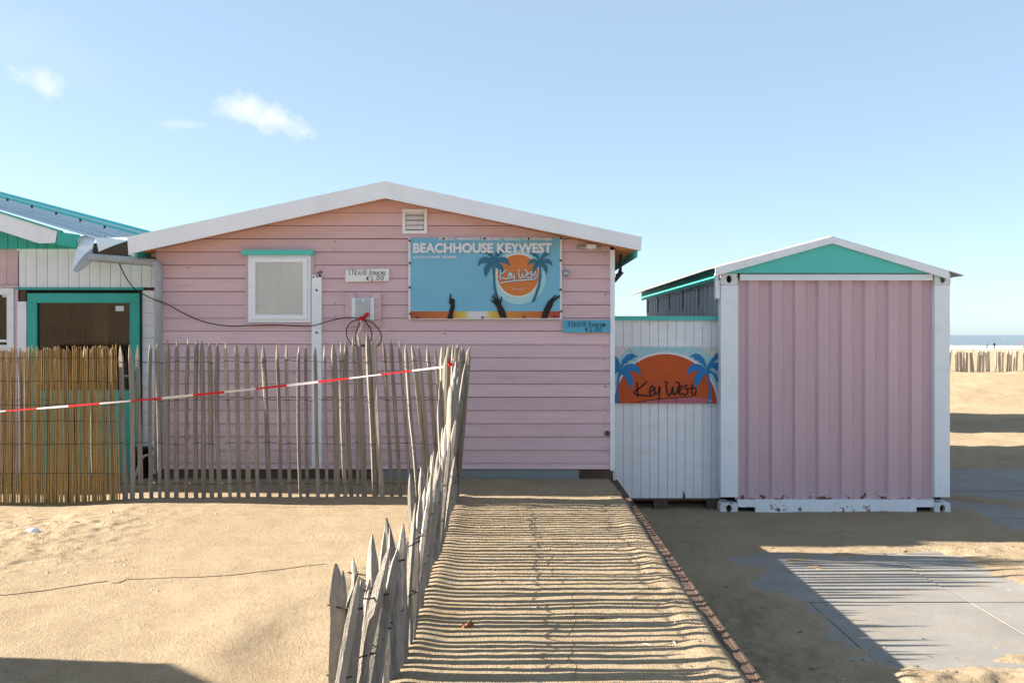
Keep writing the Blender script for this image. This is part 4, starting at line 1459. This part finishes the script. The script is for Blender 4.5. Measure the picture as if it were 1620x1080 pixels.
rng = random.Random(11)
FDp = 8.95
ff = thing('paling_fence', at(430, 783, FDp), 'grey chestnut paling fence standing in sand before the pink house', 'fence', 'chestnut paling fences')
front = [  # (top px, top py, bottom px)
    (190, 546, 198.6), (205, 545.5, 208), (217.5, 545, 224.5), (237.5, 542, 240), (248, 542, 253), (265, 537, 264), (280.5, 536, 279), (298, 536, 296), (311.7, 536, 311), (319.5, 538, 323), (331, 540, 335),
    (344.5, 542, 349.4), (356.4, 541, 364.5), (373.6, 541.5, 377), (390, 545, 391.7), (405, 545, 408), (416, 546, 426), (438, 544, 443), (453, 544, 460.5), (473, 547, 477), (484, 545, 488), (499, 547, 504),
    (512.5, 545.5, 518), (527, 544, 533), (540, 541, 547.5), (547, 538, 557.5), (558, 532, 566), (567, 528, 578), (580.5, 528, 593.6), (592, 531, 607.5), (606, 538, 621), (618, 535, 635.5), (631, 539, 650.5), (641, 544, 664),
    (652, 545.5, 676), (662.5, 545, 686), (675.5, 547, 696), (687.5, 550, 706)]
for k in range(20):
    px = 176 - k * 14.4
    front.append((px + rng.uniform(-2, 2), 549 + rng.uniform(-3, 3), px + 3 + rng.uniform(-3, 3)))
front.sort()
tops = []
for (tx, ty, bxp) in front:
    d = FDp + (0.02 if tx < 185 else 0)
    if tx > 640:
        d = FDp - (tx - 640) / 50 * .10
    x_ = X(bxp, d)
    base = Vector((x_, d, gz(x_, d) - .16))
    top_ = at(tx, ty, d + rng.uniform(-.02, .02))
    wd = rng.uniform(.033, .052)
    paling(base, top_, wd, wd * rng.uniform(.55, .8), rng, 'pale', M_wood, ff)
    tops.append((base, top_))


def weave(levels, poles, parent, name, side, rg, r=.0028):
    for lv in levels:
        pts = []
        for i, (b, t) in enumerate(poles):
            h = (lv - b.z) / max(t.z - b.z, .1)
            c = b.lerp(t, max(0.0, min(.97, h)))
            c = c + Vector((0, 0, rg.uniform(-.012, .012)))
            o = side * (.034 if i % 2 else -.030)
            pts.append(c + o)
            if i + 1 < len(poles):
                b2, t2 = poles[i + 1]
                c2_ = b2.lerp(t2, max(0.0, min(.97, (lv - b2.z) / max(t2.z - b2.z, .1))))
                pts.append(c.lerp(c2_, .5) + Vector((0, 0, -.010 + rg.uniform(-.008, .008))))
        MB().tube(pts, r, 4, caps=False).build(name, M_wire, parent)


weave([Z(571, FDp), Z(631, FDp), Z(700, FDp), Z(764, FDp)], [t for t in tops], ff, 'wire', Vector((0, 1, 0)), rng)

# the fence along the walkway: pales leaning away, half buried
wf = thing('paling_fence', (-.5, 6, WZ), 'leaning half buried paling fence along the left edge of sandy walkway', 'fence', 'chestnut paling fences')
rng = random.Random(23)
poles = []
y = 8.52
while y > 3.42:
    xb = -.50 + .012 * math.sin(y * 3)
    if y < 4.35:
        xb -= (4.35 - y) * .13
    zt = 1.09 + rng.uniform(-.12, .10)
    zt += .58 * min(1.0, max(0.0, (y - 7.2) / .7))
    zt -= .10 * min(1.0, max(0.0, (5.0 - y) / .8))
    dy = .29 * (zt - WZ) + rng.gauss(0, .020)
    dx = rng.gauss(.02, .045)
    zb = gz(xb, y)
    k = .22
    t = Vector((xb + dx, y + dy, zt))
    b = Vector((xb, y, zb))
    b = b - (t - b).normalized() * k
    wd = rng.uniform(.040, .058) if y > 4.5 else rng.uniform(.050, .064)
    paling(b, t, wd, wd * rng.uniform(.7, 1.0), rng, 'pale', M_wood, wf, tip=.13, twist=math.pi / 2 + rng.uniform(-.5, .5))
    poles.append((b, t))
    y -= rng.uniform(.078, .098) if y > 5.2 else rng.uniform(.066, .084) if y > 4.12 else rng.uniform(.034, .052)
weave([.70, .92], poles, wf, 'wire', Vector((1, 0, 0)), rng, .003)
# the thick bundle where the two fences meet
cl_ = []
for (tx, ty, bxp, d) in ((699, 548, 706, 8.84), (704, 545, 708, 8.80), (709, 546, 710, 8.76), (713, 544.5, 711, 8.80), (717, 545, 713, 8.70), (720.5, 544, 713, 8.66), (725, 543, 716, 8.74), (729, 552, 715, 8.62), (733, 549, 718, 8.70), (741.5, 549, 719, 8.60), (706, 560, 703, 8.56), (697, 600, 700, 8.5)):
    xb = X(bxp, d)
    b = Vector((xb, d, gz(xb, d) - .15))
    t = at(tx, ty, d)
    wd = rng.uniform(.042, .058)
    paling(b, t, wd, wd * .6, rng, 'pale', M_wood, wf)
    cl_.append((b, t))
weave([Z(573, 8.7), Z(634, 8.7)], cl_[:10], wf, 'wire', Vector((0, 1, 0)), rng)

# reed matting tied to the front of the fence
RDp = 8.88
rd = thing('reed_screen', at(90, 797, RDp), 'golden brown reed matting tied to the paling fence at left', 'reed screen')
rr_ = random.Random(31)
rb = MB()
x = X(-110, RDp)
xe = X(184, RDp)
while x < xe:
    fx = (x - X(-110, RDp)) / (xe - X(-110, RDp))
    xb = x + rr_.uniform(-.012, .012) + (.03 if fx > .95 else 0)
    zb = gz(xb, RDp) - .03
    zt = Z(551 + rr_.uniform(-5, 6) - (3 if fx > .9 else 0), RDp)
    yb = RDp + rr_.uniform(-.008, .008)
    r0 = rr_.uniform(.0028, .0050)
    mid = Vector(((x + xb) / 2 + rr_.uniform(-.006, .006), yb + rr_.uniform(-.006, .006), (zb + zt) / 2))
    rb.tube([(xb, yb, zb), mid, (x + rr_.uniform(-.008, .008), yb, zt)], [r0, r0 * .95, r0 * .8], 5)
    x += rr_.uniform(.0058, .0098)
rb.build('reeds', M_reed, rd, kind='stuff')
for z_ in (Z(566, RDp), Z(603, RDp), Z(640, RDp), Z(666, RDp), Z(702, RDp), Z(748, RDp)):
    pts = []
    n = 26
    for k in range(n + 1):
        x = X(-110, RDp) + (xe + .02 - X(-110, RDp)) * k / n
        pts.append((x, RDp - .012 + (.003 if k % 2 else 0), z_ + rr_.uniform(-.006, .006)))
    MB().tube(pts, .0022, 4, caps=False).build('binding_wire', M_wire, rd)

# barrier tape
tp = MB()
TY = 8.66
a, b = at(-90, 657, TY), at(711, 579, TY)
nseg = 64
seglen = .272
L_ = (b - a).length
vs, fs = [], []
n = int(L_ / (seglen / 5))
prev = None
for k in range(n + 1):
    u = k / n
    p = a.lerp(b, u)
    p.z -= .035 * math.sin(math.pi * u)
    tw = .5 * math.sin(u * 9.0) + .35
    hw = .0115 * (1 - .35 * math.sin(u * 13) ** 2)
    o = Vector((0, math.sin(tw), math.cos(tw))) * hw
    vs += [p - o, p + o]
for k in range(n):
    tp.add([vs[2 * k], vs[2 * k + 2], vs[2 * k + 3], vs[2 * k + 1]], [(0, 1, 2, 3)], (k // 5) % 2)
kn0 = at(712, 577, TY - .02)
tp.tube(smooth_line([kn0 + Vector((-.03, 0, -.01)), kn0 + Vector((.01, -.03, .005)), kn0 + Vector((.03, .02, 0))], 3), .014, 6, 0)
tp.tube(smooth_line([kn0 + Vector((.005, -.02, 0)), kn0 + Vector((-.015, -.035, .03)), kn0 + Vector((-.02, -.03, .055))], 3), [.012, .013, .014, .015, .014, .011, .008], 5, 0)
tp.tube([kn0 + Vector((.02, -.02, .0)), kn0 + Vector((.028, -.03, .045))], [.012, .012], 5, 1)
tp.build('barrier_tape', [M_red, M_tapew], None, label='red and white barrier tape stretched along the paling fence', cat='tape')

# ------------------------------------------------------------------ far beach: palisade and strollers
rng = random.Random(41)
pf = thing('beach_palisade', (13.5, 29.2, .8), 'pale row of driftwood stakes on the sand ridge before the sea', 'palisade')
x = 11.6
while x < 18.5:
    y = 29.2 - .10 * (x - 14) + rng.uniform(-.05, .05)
    if not (13.98 < x < 14.10 or 14.80 < x < 14.88):
        zb = gz(x, y) - .1
        paling((x + rng.uniform(-.05, .05), y, zb), (x + rng.gauss(0, .035), y, 1.45 + rng.uniform(-.04, .03) - .012 * (x - 13.5)), rng.uniform(.05, .085), .05, rng, 'stake', M_driftw, pf, tip=.04)
    x += rng.uniform(.06, .105)


def person(loc, face, m, label, scale=1.0, seated=False):
    me = bpy.data.meshes.new('person')
    bm = bmesh.new()
    J = {'pelvis': (0, 0, .95, .15), 'chest': (0, 0, 1.30, .18), 'neck': (0, 0, 1.50, .07), 'head': (0, 0, 1.62, .11), 'crown': (0, 0, 1.74, .09)}
    for s, n in ((-1, 'l'), (1, 'r')):
        J['hip' + n] = (s * .10, 0, .88, .10)
        J['knee' + n] = (s * .11, -.03 * s, .48, .065)
        J['ankle' + n] = (s * .12, .04 * s, .08, .045)
        J['toe' + n] = (s * .13, .04 * s - .14, .04, .04)
        J['shoulder' + n] = (s * .20, 0, 1.40, .07)
        J['elbow' + n] = (s * .27, .02, 1.12, .05)
        J['hand' + n] = (s * .24, -.10, .88, .04)
    E_ = [('pelvis', 'chest'), ('chest', 'neck'), ('neck', 'head'), ('head', 'crown')]
    for n in 'lr':
        E_ += [('pelvis', 'hip' + n), ('hip' + n, 'knee' + n), ('knee' + n, 'ankle' + n), ('ankle' + n, 'toe' + n), ('chest', 'shoulder' + n), ('shoulder' + n, 'elbow' + n), ('elbow' + n, 'hand' + n)]
    names = list(J)
    me.from_pydata([J[k][:3] for k in names], [(names.index(a), names.index(b)) for a, b in E_], [])
    o = bpy.data.objects.new('person', me)
    C.objects.link(o)
    md = o.modifiers.new('skin', 'SKIN')
    sv = me.skin_vertices[0].data
    for i, k in enumerate(names):
        sv[i].radius = (J[k][3], J[k][3] * .8)
        sv[i].use_root = (k == 'pelvis')
    sb_ = o.modifiers.new('sub', 'SUBSURF')
    sb_.levels = sb_.render_levels = 1
    me.materials.append(m)
    o.location = loc
    o.rotation_euler = (0, 0, face)
    o.scale = (scale,) * 3
    bm.free()
    return tag(o, label, 'person', 'strollers at the waterline')


for px, d, f_, m_, lb, s_ in ((1573, 250, .3, M_cloth1, 'distant stroller in dark clothes at the waterline, larger of the dark pair', 1.0), (1561.5, 255, 2.0, M_cloth1, 'distant stroller in dark clothes at the waterline, smaller of the dark pair', .8), (1619, 250, 1.2, M_cloth2, 'distant stroller in red at the right photo edge', 1.0)):
    x_ = X(px, d)
    person((x_, d, gz(x_, d)), f_, m_, lb, s_)

# ------------------------------------------------------------------ small things on the sand
pts = []
for k in range(61):
    u = k / 60
    px = -60 + u * 575
    py = 947 - 52 * u ** .8 + 3 * math.sin(u * 11) + (4 if .4 < u < .45 else 0)
    d = (CH - WZ) * F / (py - 529)
    x_ = X(px, d)
    pts.append((x_, d, gz(x_, d) + .001))
MB().tube(pts, .0026, 5).build('string', M_twine, None, label='thin dark string lying across the smooth sand at left', cat='string')
rw = random.Random(6)
pts = []
xk = .15
for k in range(70):
    d = 8.0 - k * .055
    xk += rw.uniform(-.028, .030)
    pts.append((xk, d, gz(xk, d) + .000))
MB().tube(pts, .0020, 4).build('twine', M_twine, None, label='crooked dark twine lying along the middle of sandy walkway', cat='twine')
lf = MB()
for k in range(5):
    d = (CH - WZ) * F / (992 - 529)
    c = Vector((X(733 + 4 * k, d), d + rw.uniform(-.02, .02), 0))
    c.z = gz(c.x, c.y) + .006
    a = rw.uniform(0, 6)
    u_, v_ = Vector((math.cos(a), math.sin(a), .3)) * .028, Vector((-math.sin(a), math.cos(a), .5)) * .013
    lf.add([c - u_, c + v_, c + u_ + Vector((0, 0, .012)), c - v_], [(0, 1, 2), (0, 2, 3)])
lf.build('dry_leaf', M_leaf, None, label='crumpled brown dry leaf on the striped walkway sand', cat='leaf')
d = (CH - .42) * F / (844 - 529)
sh = MB()
c = Vector((X(52, d), d, 0))
c.z = gz(c.x, c.y)
vs, fs = [], []
for i, (r_, z_) in enumerate(((.05, 0), (.046, .014), (.03, .026), (.004, .03))):
    for k in range(10):
        a = 2 * math.pi * k / 10
        vs.append((c.x + r_ * math.cos(a) * (1 + .12 * math.sin(3 * a)), c.y + r_ * .7 * math.sin(a), c.z + z_))
for i in range(3):
    for k in range(10):
        fs.append((i * 10 + k, i * 10 + (k + 1) % 10, (i + 1) * 10 + (k + 1) % 10, (i + 1) * 10 + k))
sh.add(vs, fs).build('shell', M_shell, None, smooth=True, label='white shell on the rough sand before the reed screen', cat='shell')
rp = random.Random(77)
pb_ = MB()
for k in range(420):
    x_ = rp.uniform(-4.6, -2.0)
    y_ = rp.uniform(5.6, 8.3)
    if rp.random() > (1.0 if x_ < -2.9 else .35):
        continue
    r_ = rp.uniform(.003, .011)
    z_ = gz(x_, y_)
    pb_.add([(x_ - r_, y_, z_), (x_, y_ - r_ * .7, z_), (x_ + r_ * 1.2, y_, z_), (x_, y_ + r_, z_), (x_ + r_ * .2, y_, z_ + r_ * .9)], [(0, 1, 4), (1, 2, 4), (2, 3, 4), (3, 0, 4)])
pb_.build('shell_grit', M_driftw, None, kind='stuff', label='scattered shell grit on the sand at left')
lt = MB()
for k in range(520):
    if k % 3:
        x_, y_ = rp.uniform(1.15, 6.0), rp.choice((rp.uniform(5.2, 10.4), rp.gauss(8.75, .15), rp.gauss(5.6, .25)))
    else:
        x_, y_ = rp.choice((rp.uniform(-.4, 1.0), rp.gauss(.88, .08))), rp.uniform(4.2, 9.6)
    r_ = rp.uniform(.003, .010)
    z_ = max(gz(x_, y_), .016 if x_ > 1.06 else .441)
    a_ = rp.uniform(0, 6.3)
    l_ = r_ * rp.choice((1, 1, 1.5, 4))
    ux, uy = math.cos(a_) * l_, math.sin(a_) * l_
    vx, vy = -math.sin(a_) * r_ * .6, math.cos(a_) * r_ * .6
    lt.add([(x_ - ux, y_ - uy, z_), (x_ + vx, y_ + vy, z_), (x_ + ux, y_ + uy, z_), (x_ - vx, y_ - vy, z_), (x_, y_, z_ + r_ * .8)], [(0, 3, 4), (3, 2, 4), (2, 1, 4), (1, 0, 4)], k % 2)
lt.build('beach_litter', [M_tarred, M_driftw], None, kind='stuff', label='scattered crumbs of wood and shell on the sand')
# steel rod beside the walkway edge at lower right
MB().tube([at(1172, 1040, 5.0) * 1, at(1200, 1085, 4.7)], .010, 6).build('steel_rod', M_galv, None, label='thin pale steel rod beside the walkway edge at lower right', cat='rod')
# unseen block added left of the view, shaped to shade the lower left corner
bpl = [(-5.45, 4.78), (-5.05, 4.76), (-4.2, 3.95), (-4.2, 2.6), (-7.4, 2.6), (-7.4, 4.7)]
tb = MB()
vs = [(x_, y_, .3) for x_, y_ in bpl] + [(x_, y_, WZ + 1.3) for x_, y_ in bpl]
n = len(bpl)
tb.add(vs, [tuple(range(n)), tuple(n + k for k in range(n))] + [((k + 1) % n, k, n + k, n + (k + 1) % n) for k in range(n)])
tb.build('shadow_block', M_tarred, None, label='unseen dark block added outside the left edge to shade the sand', cat='bin')
